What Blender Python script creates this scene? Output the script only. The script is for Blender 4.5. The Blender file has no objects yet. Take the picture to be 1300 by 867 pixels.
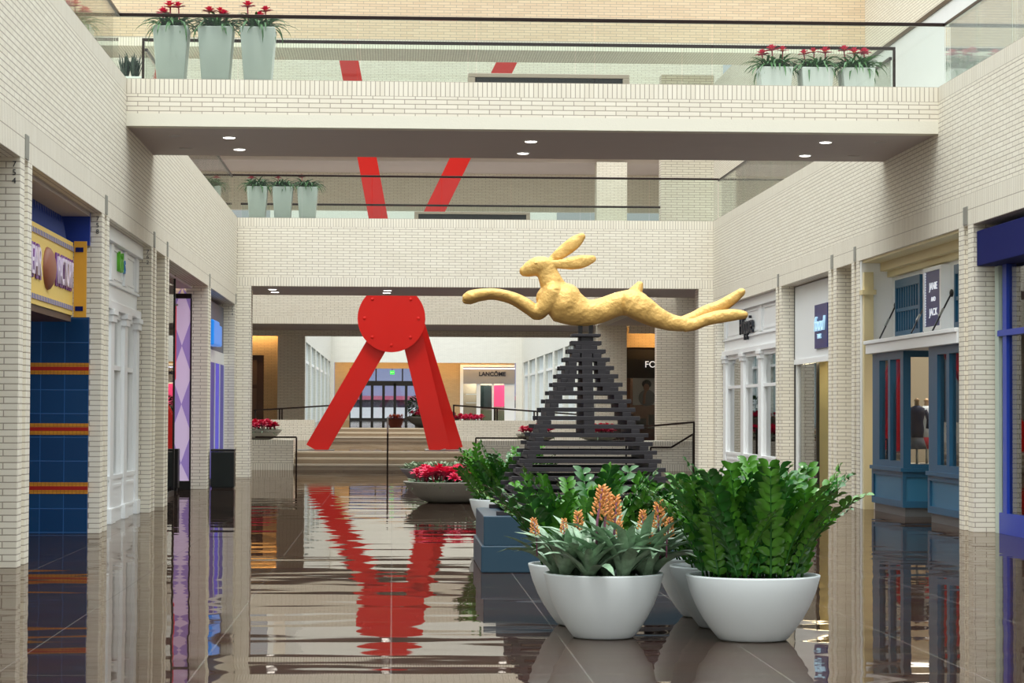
import bpy, bmesh, math, random
from mathutils import Vector, Matrix, Euler
S = bpy.context.scene
COL = S.collection
PI = math.pi
R = random.Random(7)

# ------------------------------------------------------------------ camera
FPX, YAW, TILT, ROLL, H = 2979.1, 0.0508, 0.0304, 0.0039, 1.6
def cam_dir(x, y, w):
    c, s = math.cos(ROLL), math.sin(ROLL); x, y = c*x - s*y, s*x + c*y
    c, s = math.cos(TILT), math.sin(TILT); fw, up = c*w - s*y, s*w + c*y
    c, s = math.cos(YAW), math.sin(YAW)
    return Vector((c*x + s*fw, c*fw - s*x, up))
cd = bpy.data.cameras.new('camera'); cam = bpy.data.objects.new('camera', cd); COL.objects.link(cam)
rt, upv, fw = cam_dir(1, 0, 0), cam_dir(0, 1, 0), cam_dir(0, 0, 1)
cam.matrix_world = Matrix(((rt.x, upv.x, -fw.x, 0), (rt.y, upv.y, -fw.y, 0), (rt.z, upv.z, -fw.z, H), (0, 0, 0, 1)))
cd.sensor_width = 36; cd.lens = FPX/1300*36; cd.clip_end = 600
S.camera = cam
def at(px, py, Y=None, X=None, Z=None):            # a photo point at a known distance / wall / height
    r = cam_dir((px - 650)/FPX, -(py - 433.5)/FPX, 1)
    t = Y/r.y if Y is not None else X/r.x if X is not None else (Z - H)/r.z
    return Vector((r.x*t, r.y*t, r.z*t + H))

# ------------------------------------------------------------------ light
W = bpy.data.worlds.new('world'); S.world = W; W.use_nodes = True
bg = W.node_tree.nodes['Background']; bg.inputs[0].default_value = (0.93, 0.985, 1.0, 1); bg.inputs[1].default_value = 1.0
_n, _l = W.node_tree.nodes, W.node_tree.links           # overcast sky: brightest overhead, dimmer towards the horizon
_tc, _sp, _mr = _n.new('ShaderNodeTexCoord'), _n.new('ShaderNodeSeparateXYZ'), _n.new('ShaderNodeMapRange')
_mr.inputs['To Min'].default_value = 0.12; _mr.inputs['To Max'].default_value = 2.35
_l.new(_tc.outputs['Generated'], _sp.inputs[0]); _l.new(_sp.outputs['Z'], _mr.inputs['Value']); _l.new(_mr.outputs[0], bg.inputs[1])
sd = bpy.data.lights.new('sun', 'SUN'); so = bpy.data.objects.new('sun', sd); COL.objects.link(so)
sd.energy = 0.9; sd.angle = math.radians(14); sd.color = (1, 0.97, 0.9)
so.rotation_euler = Vector((0.12, 0.5, -1)).to_track_quat('-Z', 'Y').to_euler()
S.view_settings.view_transform = 'Standard'; S.view_settings.look = 'None'
S.view_settings.exposure = 0.57; S.view_settings.gamma = 1; S.view_settings.use_curve_mapping = False

def area(name, loc, sx, sy, watts, color=(1, 1, 1), rot=(0, 0, 0)):
    l = bpy.data.lights.new(name, 'AREA'); l.shape = 'RECTANGLE'; l.size = sx; l.size_y = sy; l.energy = watts; l.color = color
    o = bpy.data.objects.new(name, l); o.location = loc; o.rotation_euler = rot; COL.objects.link(o); return o

# ------------------------------------------------------------------ materials
def srgb(r, g, b):
    f = lambda c: (c/255/12.92) if c/255 <= 0.04045 else ((c/255 + 0.055)/1.055)**2.4
    return (f(r), f(g), f(b), 1)
def mat(name, col, rough=0.5, metal=0.0, spec=0.5, bump=None, var=0.0, coat=0.0, emit=None, es=1.0, scale=8):
    m = bpy.data.materials.new(name); m.use_nodes = True; nt = m.node_tree; n = nt.nodes; b = n['Principled BSDF']
    b.inputs['Base Color'].default_value = col; b.inputs['Roughness'].default_value = rough
    b.inputs['Metallic'].default_value = metal; b.inputs['Specular IOR Level'].default_value = spec
    b.inputs['Coat Weight'].default_value = coat
    if emit:
        b.inputs['Emission Color'].default_value = emit; b.inputs['Emission Strength'].default_value = es
    if bump or var:
        tc = n.new('ShaderNodeTexCoord'); nz = n.new('ShaderNodeTexNoise'); nz.inputs['Scale'].default_value = scale; nz.inputs['Detail'].default_value = 4
        nt.links.new(tc.outputs['Object'], nz.inputs['Vector'])
        if var:
            mx = n.new('ShaderNodeMix'); mx.data_type = 'RGBA'
            mx.inputs[6].default_value = tuple(c*(1 - var) for c in col[:3]) + (1,); mx.inputs[7].default_value = tuple(min(1, c*(1 + var)) for c in col[:3]) + (1,)
            nt.links.new(nz.outputs['Fac'], mx.inputs[0]); nt.links.new(mx.outputs[2], b.inputs['Base Color'])
        if bump:
            bp = n.new('ShaderNodeBump'); bp.inputs['Strength'].default_value = 1; bp.inputs['Distance'].default_value = bump
            nt.links.new(nz.outputs['Fac'], bp.inputs['Height']); nt.links.new(bp.outputs['Normal'], b.inputs['Normal'])
    return m
def grid_mat(name, c1, c2, mortar, bw, rh, ms, offset=0.5, v0=0.0, rough=0.6, spec=0.4, bump=0.003):
    """courses laid along the wall whichever way it faces; v0 is the height a course starts at"""
    m = bpy.data.materials.new(name); m.use_nodes = True; nt = m.node_tree; n = nt.nodes; L = nt.links.new; b = n['Principled BSDF']
    tc = n.new('ShaderNodeTexCoord'); g = n.new('ShaderNodeNewGeometry')
    sp = n.new('ShaderNodeSeparateXYZ'); L(tc.outputs['Object'], sp.inputs[0])
    sn = n.new('ShaderNodeSeparateXYZ'); L(g.outputs['True Normal'], sn.inputs[0])
    def ab(i):
        a = n.new('ShaderNodeMath'); a.operation = 'ABSOLUTE'; L(sn.outputs[i], a.inputs[0])
        t = n.new('ShaderNodeMath'); t.operation = 'GREATER_THAN'; t.inputs[1].default_value = 0.7; L(a.outputs[0], t.inputs[0]); return t
    mu = n.new('ShaderNodeMix'); mu.data_type = 'FLOAT'; L(ab(0).outputs[0], mu.inputs[0]); L(sp.outputs[0], mu.inputs[2]); L(sp.outputs[1], mu.inputs[3])
    mv = n.new('ShaderNodeMix'); mv.data_type = 'FLOAT'; L(ab(2).outputs[0], mv.inputs[0]); L(sp.outputs[2], mv.inputs[2]); L(sp.outputs[1], mv.inputs[3])
    su = n.new('ShaderNodeMath'); su.operation = 'SUBTRACT'; su.inputs[1].default_value = v0; L(mv.outputs[0], su.inputs[0])
    cb = n.new('ShaderNodeCombineXYZ'); L(mu.outputs[0], cb.inputs[0]); L(su.outputs[0], cb.inputs[1])
    br = n.new('ShaderNodeTexBrick'); L(cb.outputs[0], br.inputs['Vector'])
    br.inputs['Color1'].default_value = c1; br.inputs['Color2'].default_value = c2; br.inputs['Mortar'].default_value = mortar
    br.inputs['Scale'].default_value = 1; br.inputs['Mortar Size'].default_value = ms; br.inputs['Mortar Smooth'].default_value = 0.15
    br.inputs['Brick Width'].default_value = bw; br.inputs['Row Height'].default_value = rh; br.offset = offset
    L(br.outputs['Color'], b.inputs['Base Color']); b.inputs['Roughness'].default_value = rough; b.inputs['Specular IOR Level'].default_value = spec
    bp = n.new('ShaderNodeBump'); bp.inputs['Distance'].default_value = bump; bp.invert = True; bp.inputs['Strength'].default_value = 0.6
    L(br.outputs['Fac'], bp.inputs['Height']); L(bp.outputs['Normal'], b.inputs['Normal'])
    return m
def glass_mat(name, tint, refl=1.0, ior=1.45):
    m = bpy.data.materials.new(name); m.use_nodes = True; nt = m.node_tree; n = nt.nodes; L = nt.links.new
    n.remove(n['Principled BSDF'])
    tr = n.new('ShaderNodeBsdfTransparent'); tr.inputs[0].default_value = tint
    gl = n.new('ShaderNodeBsdfGlossy'); gl.inputs['Roughness'].default_value = 0.01; gl.inputs[0].default_value = (1, 1, 1, 1)
    fr = n.new('ShaderNodeFresnel'); fr.inputs['IOR'].default_value = ior
    mu = n.new('ShaderNodeMath'); mu.operation = 'MULTIPLY'; mu.inputs[1].default_value = refl; L(fr.outputs[0], mu.inputs[0])
    mx = n.new('ShaderNodeMixShader'); L(mu.outputs[0], mx.inputs[0]); L(tr.outputs[0], mx.inputs[1]); L(gl.outputs[0], mx.inputs[2])
    L(mx.outputs[0], n['Material Output'].inputs['Surface']); return m

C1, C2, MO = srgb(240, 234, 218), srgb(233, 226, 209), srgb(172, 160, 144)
BRICK = grid_mat('cream_brick', C1, C2, MO, 0.305, 0.067, 0.006)
def soldier(z0, h=0.22): return grid_mat('soldier_course', C1, C2, MO, 0.067, h, 0.006, 0.0, z0)
SOL_TOP, SOL_LIN, SOL_B2, SOL_B3 = soldier(6.14), soldier(4.2), soldier(4.68), soldier(5.05, 0.25)
PALE = grid_mat('pale_brick', srgb(240, 238, 228), srgb(234, 232, 222), srgb(200, 196, 186), 0.305, 0.067, 0.006)
STUCCO = mat('cream_stucco', srgb(232, 228, 212), 0.8, bump=0.002, scale=40)
PLASTER = mat('white_plaster', srgb(226, 228, 228), 0.8, bump=0.002, scale=6, var=0.03)
SOFFIT = mat('taupe_soffit', srgb(202, 192, 187), 0.85, var=0.03, scale=3)
FASCIA = mat('pale_facade', srgb(240, 242, 242), 0.6)
WHITEP = mat('white_paint', srgb(245, 247, 247), 0.4)
CREAMP = mat('cream_paint', srgb(222, 206, 158), 0.5)
BLACK = mat('black_metal', srgb(22, 20, 20), 0.4)
BRONZE = mat('dark_bronze', srgb(46, 34, 30), 0.35, metal=0.6)
STEEL = mat('brushed_steel', srgb(176, 178, 174), 0.35, metal=0.9)
CHANNEL = mat('grey_channel', srgb(150, 150, 142), 0.5, metal=0.3)
GLASS = glass_mat('shop_glass', (0.92, 0.95, 0.95, 1))
RAILG = glass_mat('green_glass', (0.95, 0.98, 0.96, 1), 0.8)
RED = mat('red_painted_steel', srgb(228, 30, 22), 0.32, spec=0.5)
GOLD = mat('gold_patina', srgb(228, 184, 106), 0.45, metal=0.3, bump=0.035, var=0.2, scale=8)
WOOD = mat('dark_stained_bar', srgb(38, 35, 40), 0.5, var=0.25, scale=14)
TEALP = mat('plinth_blue', srgb(38, 66, 84), 0.35, var=0.05, scale=5)
BOWL = mat('white_fibreglass', srgb(234, 243, 246), 0.45)
STONE = mat('grey_stone_bowl', srgb(150, 146, 136), 0.6, bump=0.002, scale=30, var=0.06)
PLANTER = mat('pale_planter', srgb(192, 200, 194), 0.5)
SOIL = mat('dark_soil', srgb(34, 26, 20), 0.95, bump=0.02, scale=40, var=0.4)
LEAF = mat('glossy_leaf', srgb(72, 128, 38), 0.2, var=0.45, scale=9, spec=0.6)
LEAF2 = mat('deep_leaf', srgb(44, 98, 38), 0.2, var=0.45, scale=9, spec=0.6)
STRAP = mat('strap_leaf', srgb(56, 104, 46), 0.4, var=0.35, scale=10)
SILVER = mat('silver_banded_leaf', srgb(132, 162, 132), 0.28, var=0.85, scale=18)
SUCC = mat('succulent_leaf', srgb(140, 156, 126), 0.5, var=0.3, scale=10)
DARKLEAF = mat('snake_plant_leaf', srgb(32, 52, 42), 0.4, var=0.5, scale=20)
PINK = mat('crimson_petal', srgb(222, 40, 88), 0.45, var=0.25, scale=20)
REDFL = mat('red_bract', srgb(208, 50, 92), 0.45, var=0.25, scale=20)
ORANGE = mat('orange_bract', srgb(226, 156, 92), 0.5, var=0.2, scale=30)
MAUVE = mat('mauve_stalk', srgb(136, 84, 112), 0.5)
YEL = mat('yellow_tip', srgb(240, 190, 70), 0.5)
STEP = mat('brown_stone_step', srgb(172, 154, 132), 0.45, var=0.08, scale=4)
TREAD = mat('tread_nosing', srgb(206, 192, 170), 0.4)
NAVY = mat('navy_paint', srgb(20, 28, 90), 0.7, spec=0.1)
TEAL = mat('teal_paint', srgb(28, 84, 116), 0.4)
TEALD = mat('teal_panel', srgb(44, 108, 142), 0.4)
BLUE = mat('cobalt_paint', srgb(18, 56, 170), 0.4)
BLUED = mat('deep_blue_board', srgb(24, 60, 160), 0.4)
YELLOW = mat('yellow_sign_board', srgb(232, 198, 104), 0.5, var=0.03, scale=5)
AMBER = mat('amber_board', srgb(216, 160, 48), 0.5, var=0.08, scale=6)
DASHC, YELLC = srgb(40, 80, 170), srgb(232, 198, 104)
LILACL = mat('pale_lilac_letter', srgb(232, 218, 238), 0.4)
VIOLETD = mat('violet_letter_outline', srgb(120, 60, 150), 0.4)
BROWNF = mat('brown_boss', srgb(150, 92, 70), 0.5)
LILACC = mat('pale_shop_ceiling', srgb(226, 214, 226), 0.7)
LILAC = mat('lilac_lit_panel', srgb(214, 196, 226), 0.5, emit=srgb(214, 190, 226), es=0.25)
VIOLET = mat('violet_diamond', srgb(160, 134, 204), 0.5, emit=srgb(160, 134, 204), es=0.2)
INDIGO = mat('indigo_lit_panel', srgb(70, 64, 190), 0.4, emit=srgb(60, 56, 200), es=0.35)
SKYB = mat('bright_blue_sign', srgb(30, 130, 220), 0.3, emit=srgb(30, 130, 230), es=0.35)
CRIMSON = mat('red_banner', srgb(232, 40, 66), 0.5, emit=srgb(232, 40, 66), es=0.2)
PINKLIT = mat('backlit_pink_poster', srgb(240, 60, 110), 0.5, emit=srgb(240, 60, 110), es=0.8)
INKNAVY = mat('navy_sign_board', srgb(34, 44, 112), 0.4)
LETTERW = mat('white_letter', srgb(240, 244, 246), 0.4, emit=srgb(235, 240, 250), es=0.4)
LETTERD = mat('charcoal_letter', srgb(40, 44, 52), 0.5)
LETTERG = mat('lime_letter', srgb(100, 190, 50), 0.4)
LETTERB = mat('azure_letter', srgb(60, 140, 210), 0.4)
PALEBLUE = mat('pale_blue_letter', srgb(180, 220, 240), 0.4, emit=srgb(180, 220, 245), es=0.4)
LAMP = mat('lamp_lens', (1, 1, 1, 1), 0.5, emit=(1, 0.97, 0.9, 1), es=5)
LAMPOFF = mat('unlit_lens', srgb(180, 174, 168), 0.4)
COVE = mat('warm_cove_lamp', (1, 1, 1, 1), 0.5, emit=(1, 0.66, 0.28, 1), es=9)
BLUELED = mat('blue_led_strip', (1, 1, 1, 1), 0.5, emit=(0.35, 0.55, 1, 1), es=1.2)
EXITG = mat('exit_sign_green', srgb(40, 200, 60), 0.4, emit=srgb(40, 210, 60), es=0.9)
INTERIOR = mat('shop_interior', srgb(196, 182, 160), 0.8)
DARKINT = mat('dark_interior', srgb(40, 34, 32), 0.8)
WALNUT = mat('walnut_panel', srgb(84, 54, 36), 0.5, var=0.15, scale=6)
BENCHT = mat('taupe_bench', srgb(150, 138, 122), 0.5)
TILE = grid_mat('blue_tile', srgb(12, 58, 102), srgb(16, 64, 108), srgb(40, 92, 150), 0.31, 0.31, 0.006, 0.0, 0.02, 0.2, 0.5)
TILEO = grid_mat('orange_tile_band', srgb(206, 140, 44), srgb(196, 128, 40), srgb(150, 90, 30), 0.05, 0.05, 0.003, 0.0, 0, 0.3)
TILER = mat('red_tile_band', srgb(168, 28, 28), 0.3)

def floor_mat(name, base):
    m = bpy.data.materials.new(name); m.use_nodes = True; nt = m.node_tree; n = nt.nodes; L = nt.links.new; b = n['Principled BSDF']
    tc = n.new('ShaderNodeTexCoord'); br = n.new('ShaderNodeTexBrick'); L(tc.outputs['Object'], br.inputs['Vector'])
    br.offset = 0.0; br.inputs['Scale'].default_value = 1; br.inputs['Brick Width'].default_value = 1.2; br.inputs['Row Height'].default_value = 1.2
    br.inputs['Mortar Size'].default_value = 0.006; br.inputs['Color1'].default_value = base
    br.inputs['Color2'].default_value = tuple(c*0.86 for c in base[:3]) + (1,); br.inputs['Mortar'].default_value = (0.2, 0.17, 0.15, 1)
    nz = n.new('ShaderNodeTexNoise'); nz.inputs['Scale'].default_value = 3; nz.inputs['Detail'].default_value = 5; L(tc.outputs['Object'], nz.inputs['Vector'])
    mx = n.new('ShaderNodeMix'); mx.data_type = 'RGBA'; mx.blend_type = 'MULTIPLY'; mx.inputs[0].default_value = 0.5
    L(br.outputs['Color'], mx.inputs[6]); L(nz.outputs['Color'], mx.inputs[7]); L(mx.outputs[2], b.inputs['Base Color'])
    b.inputs['Roughness'].default_value = 0.6; b.inputs['Specular IOR Level'].default_value = 0.0
    mp = n.new('ShaderNodeMapping'); mp.inputs['Scale'].default_value = (0.55, 1.2, 1); L(tc.outputs['Object'], mp.inputs[0])
    n1 = n.new('ShaderNodeTexNoise'); n1.inputs['Scale'].default_value = 1.0; n1.inputs['Detail'].default_value = 1.5; n1.inputs['Roughness'].default_value = 0.35
    L(mp.outputs[0], n1.inputs['Vector'])
    bp = n.new('ShaderNodeBump'); bp.inputs['Strength'].default_value = 1; bp.inputs['Distance'].default_value = 0.0075
    L(n1.outputs['Fac'], bp.inputs['Height']); L(bp.outputs['Normal'], b.inputs['Normal'])
    gl = n.new('ShaderNodeBsdfGlossy'); gl.inputs['Roughness'].default_value = 0.02; gl.inputs[0].default_value = (0.80, 0.755, 0.71, 1); L(bp.outputs['Normal'], gl.inputs['Normal'])
    fr = n.new('ShaderNodeFresnel'); fr.inputs['IOR'].default_value = 1.5; L(bp.outputs['Normal'], fr.inputs['Normal'])
    ms = n.new('ShaderNodeMixShader'); jf = n.new('ShaderNodeMath'); jf.operation = 'MULTIPLY_ADD'; jf.inputs[1].default_value = -0.15; jf.inputs[2].default_value = 1.0; L(br.outputs['Fac'], jf.inputs[0])
    fm = n.new('ShaderNodeMath'); fm.operation = 'MULTIPLY'; L(fr.outputs[0], fm.inputs[0]); L(jf.outputs[0], fm.inputs[1]); L(fm.outputs[0], ms.inputs[0]); L(b.outputs[0], ms.inputs[1]); L(gl.outputs[0], ms.inputs[2])
    L(ms.outputs[0], n['Material Output'].inputs['Surface'])
    return m
FLOOR = floor_mat('polished_brown_tile', srgb(72, 54, 46))

# ------------------------------------------------------------------ mesh helpers
JR = random.Random(99)
class MB:
    def __init__(s): s.v = []; s.f = []; s.mi = []; s.sm = []; s.m = 0; s.smooth = False
    def add(s, vs, fs):
        o = len(s.v); s.v += [tuple(v) for v in vs]
        for f in fs: s.f.append([i + o for i in f]); s.mi.append(s.m); s.sm.append(s.smooth)
        return s
    def box(s, x0, x1, y0, y1, z0, z1):
        x0, x1 = min(x0, x1), max(x0, x1)
        j = lambda: JR.uniform(-6e-4, 6e-4)
        x0 += j(); x1 += j(); y0 += j(); y1 += j(); z0 += j(); z1 += j()
        return s.add([(x, y, z) for z in (z0, z1) for y in (y0, y1) for x in (x0, x1)],
                     [(0, 2, 3, 1), (4, 5, 7, 6), (0, 1, 5, 4), (2, 6, 7, 3), (0, 4, 6, 2), (1, 3, 7, 5)])
    def bar(s, a, b, w, h, up=(0, 0, 1)):                # square bar from a to b
        a, b = Vector(a), Vector(b); d = (b - a).normalized(); u = Vector(up)
        if abs(d.dot(u)) > 0.99: u = Vector((0, 1, 0))
        r = d.cross(u).normalized(); u = r.cross(d).normalized()
        vs = [p + r*i*w/2 + u*j*h/2 for p in (a, b) for i, j in ((-1, -1), (1, -1), (1, 1), (-1, 1))]
        return s.add(vs, [(3, 2, 1, 0), (4, 5, 6, 7), (0, 1, 5, 4), (1, 2, 6, 5), (2, 3, 7, 6), (3, 0, 4, 7)])
    def tube(s, pts, rad, n=8, flat=1.0, lat=(0, 1, 0), cap=True):
        """round tube through pts; flat scales the radius along lat"""
        pts = [Vector(p) for p in pts]; lat = Vector(lat); rings = []
        for i, p in enumerate(pts):
            d = (pts[min(i + 1, len(pts) - 1)] - pts[max(i - 1, 0)]).normalized()
            l = lat - d*lat.dot(d)
            if l.length < 0.05: l = Vector((1, 0, 0)) - d*d.x
            l.normalize(); u = d.cross(l)
            r = rad[i] if isinstance(rad, (list, tuple)) else rad
            fl = flat[i] if isinstance(flat, (list, tuple)) else flat
            rings.append([p + l*math.cos(2*PI*k/n)*r*fl + u*math.sin(2*PI*k/n)*r for k in range(n)])
        vs = [v for r in rings for v in r]; fs = []
        for i in range(len(pts) - 1):
            for k in range(n):
                a, b = i*n + k, i*n + (k + 1) % n; fs.append((a, b, b + n, a + n))
        if cap: fs += [tuple(range(n - 1, -1, -1)), tuple(range((len(pts) - 1)*n, len(pts)*n))]
        return s.add(vs, fs)
    def ell(s, c, rx, ry, rz, n=14, m=8):
        vs = [(c[0], c[1], c[2] - rz)]; fs = []
        for j in range(1, m):
            a = -PI/2 + PI*j/m
            vs += [(c[0] + rx*math.cos(a)*math.cos(2*PI*k/n), c[1] + ry*math.cos(a)*math.sin(2*PI*k/n), c[2] + rz*math.sin(a)) for k in range(n)]
        vs.append((c[0], c[1], c[2] + rz))
        for k in range(n): fs.append((0, 1 + (k + 1) % n, 1 + k))
        for j in range(m - 2):
            for k in range(n):
                a, b = 1 + j*n + k, 1 + j*n + (k + 1) % n; fs.append((a, b, b + n, a + n))
        t = len(vs) - 1; o = 1 + (m - 2)*n
        for k in range(n): fs.append((o + k, o + (k + 1) % n, t))
        return s.add(vs, fs)
    def lathe(s, prof, n=48, c=(0, 0, 0)):
        vs = [(c[0] + r*math.cos(2*PI*k/n), c[1] + r*math.sin(2*PI*k/n), c[2] + z) for r, z in prof for k in range(n)]; fs = []
        for i in range(len(prof) - 1):
            for k in range(n):
                a, b = i*n + k, i*n + (k + 1) % n; fs.append((a, b, b + n, a + n))
        fs.append(tuple(range(n - 1, -1, -1))); fs.append(tuple(range((len(prof) - 1)*n, len(prof)*n)))
        return s.add(vs, fs)
    def square_loft(s, prof, c=(0, 0, 0)):               # square sections (half width, height), closed
        vs = [(c[0] + i*r, c[1] + j*r, c[2] + z) for r, z in prof for i, j in ((-1, -1), (1, -1), (1, 1), (-1, 1))]; fs = []
        for i in range(len(prof) - 1):
            for k in range(4):
                a, b = i*4 + k, i*4 + (k + 1) % 4; fs.append((a, b, b + 4, a + 4))
        fs.append((3, 2, 1, 0)); q = (len(prof) - 1)*4; fs.append((q, q + 1, q + 2, q + 3))
        return s.add(vs, fs)
    def blade(s, base, dirxy, L, w, up, droop, n=6, tip=0.15, fold=0.25):
        """an arching strap leaf with a folded midrib"""
        dx, dy = dirxy; side = Vector((-dy, dx, 0)); vs = []; fs = []
        p = Vector(base); a = up
        for i in range(n + 1):
            t = i/n; ww = w*(0.55 + 0.9*t*(1 - t) + 0.3*(1 - t)) if t < 0.75 else w*(1 - t)*3.0*0.28/0.25*0.75 + w*tip*(1 if t < 1 else 0.2)
            nrm = Vector((-dx*math.sin(a), -dy*math.sin(a), math.cos(a)))
            vs += [p - side*ww/2 + nrm*ww*fold, p, p + side*ww/2 + nrm*ww*fold]
            p = p + Vector((dx*math.cos(a), dy*math.cos(a), math.sin(a)))*L/n; a -= droop/n
        for i in range(n):
            o = i*3; fs += [(o, o + 1, o + 4, o + 3), (o + 1, o + 2, o + 5, o + 4)]
        return s.add(vs, fs)
    def mesh(s, name, mats):
        me = bpy.data.meshes.new(name); me.from_pydata(s.v, [], s.f)
        me.polygons.foreach_set('material_index', s.mi); me.polygons.foreach_set('use_smooth', s.sm)
        for m in (mats if isinstance(mats, (list, tuple)) else [mats]): me.materials.append(m)
        me.update(); return me
    def build(s, name, mats, parent=None, bevel=0, loc=None):
        o = bpy.data.objects.new(name, s.mesh(name, mats)); COL.objects.link(o)
        if parent: o.parent = parent
        if loc is not None: o.location = loc
        if bevel:
            b = o.modifiers.new('bevel', 'BEVEL'); b.width = bevel; b.segments = 2; b.limit_method = 'ANGLE'; b.angle_limit = 0.7
        return o
def tag(o, label, cat, group=None, kind=None):
    o['label'] = label; o['category'] = cat
    if group: o['group'] = group
    if kind: o['kind'] = kind
    return o
def thing(name, loc, label, cat, group=None, kind=None, rz=0):
    o = bpy.data.objects.new(name, None); o.empty_display_size = 0.1; COL.objects.link(o); o.location = loc; o.rotation_euler[2] = rz
    return tag(o, label, cat, group, kind)
def struct(o, label, cat): return tag(o, label, cat, None, 'structure')
def copy_tree(o, parent=None):
    c = o.copy(); COL.objects.link(c); c.parent = parent
    for ch in list(o.children): copy_tree(ch, c)
    return c
def B(*a): return MB().box(*a)
FRONT, LEFTW, RIGHTW = (PI/2, 0, 0), (PI/2, 0, PI/2), (PI/2, 0, -PI/2)
def text(name, body, size, loc, rot, m, parent=None, depth=0.01, sx=1.0, align='CENTER', shear=0, offset=0):
    cu = bpy.data.curves.new(name, 'FONT'); cu.body = body; cu.size = size; cu.extrude = depth; cu.align_x = align; cu.align_y = 'CENTER'; cu.shear = shear; cu.offset = offset
    t = bpy.data.objects.new(name + '_curve', cu); COL.objects.link(t)
    dg = bpy.context.evaluated_depsgraph_get(); me = bpy.data.meshes.new_from_object(t.evaluated_get(dg)); bpy.data.objects.remove(t)
    me.name = name; me.materials.clear(); me.materials.append(m)
    for v in me.vertices: v.co.x *= sx
    o = bpy.data.objects.new(name, me); COL.objects.link(o); o.location = loc; o.rotation_euler = rot
    if parent: o.parent = parent
    return o

# ------------------------------------------------------------------ setting
XL, XR, ZR, ZL = -3.821, 7.908, 6.36, 4.2
Y1, Y1B, Y2, Y2B = 33.66, 37.5, 57.65, 61.5
YN = -16.0                                            # the hall is built from here on
DECK = 6.2
UL, UR = XL - 4.0, 11.7                              # back walls of the upper walkways

fl = B(UL, UR + 0.3, -16, 65.0, -0.2, 0).build('floor', FLOOR); struct(fl, 'polished dark brown tile floor of the shopping hall mirroring the walls', 'floor')

def side_wall(side):
    x = XL if side == 'left' else XR; d = -0.45 if side == 'left' else 0.45
    m = MB(); m.box(x, x + d, YN, Y2, ZL, ZL + 0.22); m.box(x, x + d, YN, Y2, ZL + 0.22, ZL + 0.44)
    for f in range(12): m.mi[f] = 1
    m.m = 0; m.box(x, x + d, YN, Y2, ZL + 0.44, ZR - 0.22); m.m = 2; m.box(x, x + d, YN, Y2, ZR - 0.22, ZR)
    o = m.build('wall_' + side, [BRICK, SOL_LIN, SOL_TOP])
    struct(o, f'cream brick parapet band above the shops along the {side} of the hall', 'wall')
    # walkway slab over the shops
    s = B(x + d, UL if side == 'left' else UR, YN, Y2B, 5.6, DECK).build('floor_upper_' + side, STUCCO)
    struct(s, f'slab of the upper walkway over the {side} hand shops', 'floor')
side_wall('left'); side_wall('right')
o = MB().box(UL - 0.3, UL, YN, 32, 0, 9).box(UL - 0.3, UL, 32, Y2, 0, 12).build('wall_shops_left', PALE); struct(o, 'pale brick wall behind the upper left walkway', 'wall')
m = MB(); m.box(UR, UR + 0.3, YN, 32, 0, 9); m.box(UR, UR + 0.3, 32, Y2, 0, 10.3); m.m = 1; m.box(UR, UR + 0.3, 32, Y2, 10.4, 13.5)
o = m.build('wall_shops_right', [PLASTER, BRICK]); struct(o, 'white plaster shop wall with brick above behind upper right walkway', 'wall')
o = B(UR - 0.03, UR + 0.3, 32, Y2, 10.3, 10.4).build('trim_1', BRONZE); struct(o, 'dark trim line between white plaster and brick on upper right wall', 'trim')

o = B(UL, UR, YN - 0.4, YN, 0, 6.4).build('wall_back_blocker', BRICK); struct(o, 'unseen brick wall added behind the viewer to block low sky light', 'wall')  # added out of view to cut sky light from behind the camera
def pier(side, y0, y1, label, num=None, depth=0.45):
    x = XL if side == 'left' else XR; s = -1 if side == 'left' else 1
    w = (y1 - y0)*0.36
    m = MB(); m.box(x, x + s*depth, y0, y0 + w, 0, ZL); m.box(x, x + s*depth, y1 - w, y1, 0, ZL); m.box(x + s*0.06, x + s*depth, y0 + w, y1 - w, 0, ZL)
    o = m.build('pillar', BRICK); struct(o, label, 'pillar')
    c = B(x - s*0.012, x + s*0.05, y0 + w, y1 - w, ZL + 0.02, ZL + 0.27).build('channel_cap', CHANNEL, o)
    c['label'] = 'grey metal channel cap at the pillar head'
    if num:
        n = text('unit_number', '\n'.join(num), 0.085, (x + s*0.06, y0 - 0.004, ZL - 0.16), FRONT, LETTERD, o, 0.003)
    return o
pier('left', 24.2, 25.0, 'nearest cream brick pillar on the left numbered 754', '754')
pier('left', 31.0, 31.8, 'brick pillar numbered 758 just beyond the blue tiled shop', '758')
pier('left', 37.33, 38.13, 'brick pillar numbered 762 beyond the white classical shopfront on the left', '762')
pier('left', 39.55, 40.3, 'brick pillar on the left between the narrow niche and the lilac diamond shop')
pier('left', 48.75, 49.55, 'brick pillar on the left between the lilac shop and the blue shop')
pier('right', 31.63, 32.44, 'nearest cream brick pillar on the right before the teal shopfront')
pier('right', 39.48, 40.14, 'brick pillar on the right just beyond the teal shopfront')
pier('right', 41.53, 42.29, 'brick pillar on the right between the niche and the cream lit shop')
pier('right', 47.49, 48.16, 'brick pillar on the right before the white classical shopfront')
pier('left', 57.0, Y2, 'last left brick pillar beside the second bridge numbered 774', '774')
o = B(XL - 0.9, XL - 0.55, 38.13, 39.55, 0, ZL).build('wall_niche_left', BRICK); struct(o, 'brick back of the narrow niche in the left wall', 'wall')
o = B(XR + 0.55, XR + 0.9, 40.14, 41.53, 0, ZL).build('wall_niche_right', BRICK); struct(o, 'brick back of the narrow niche in the right wall', 'wall')
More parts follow.
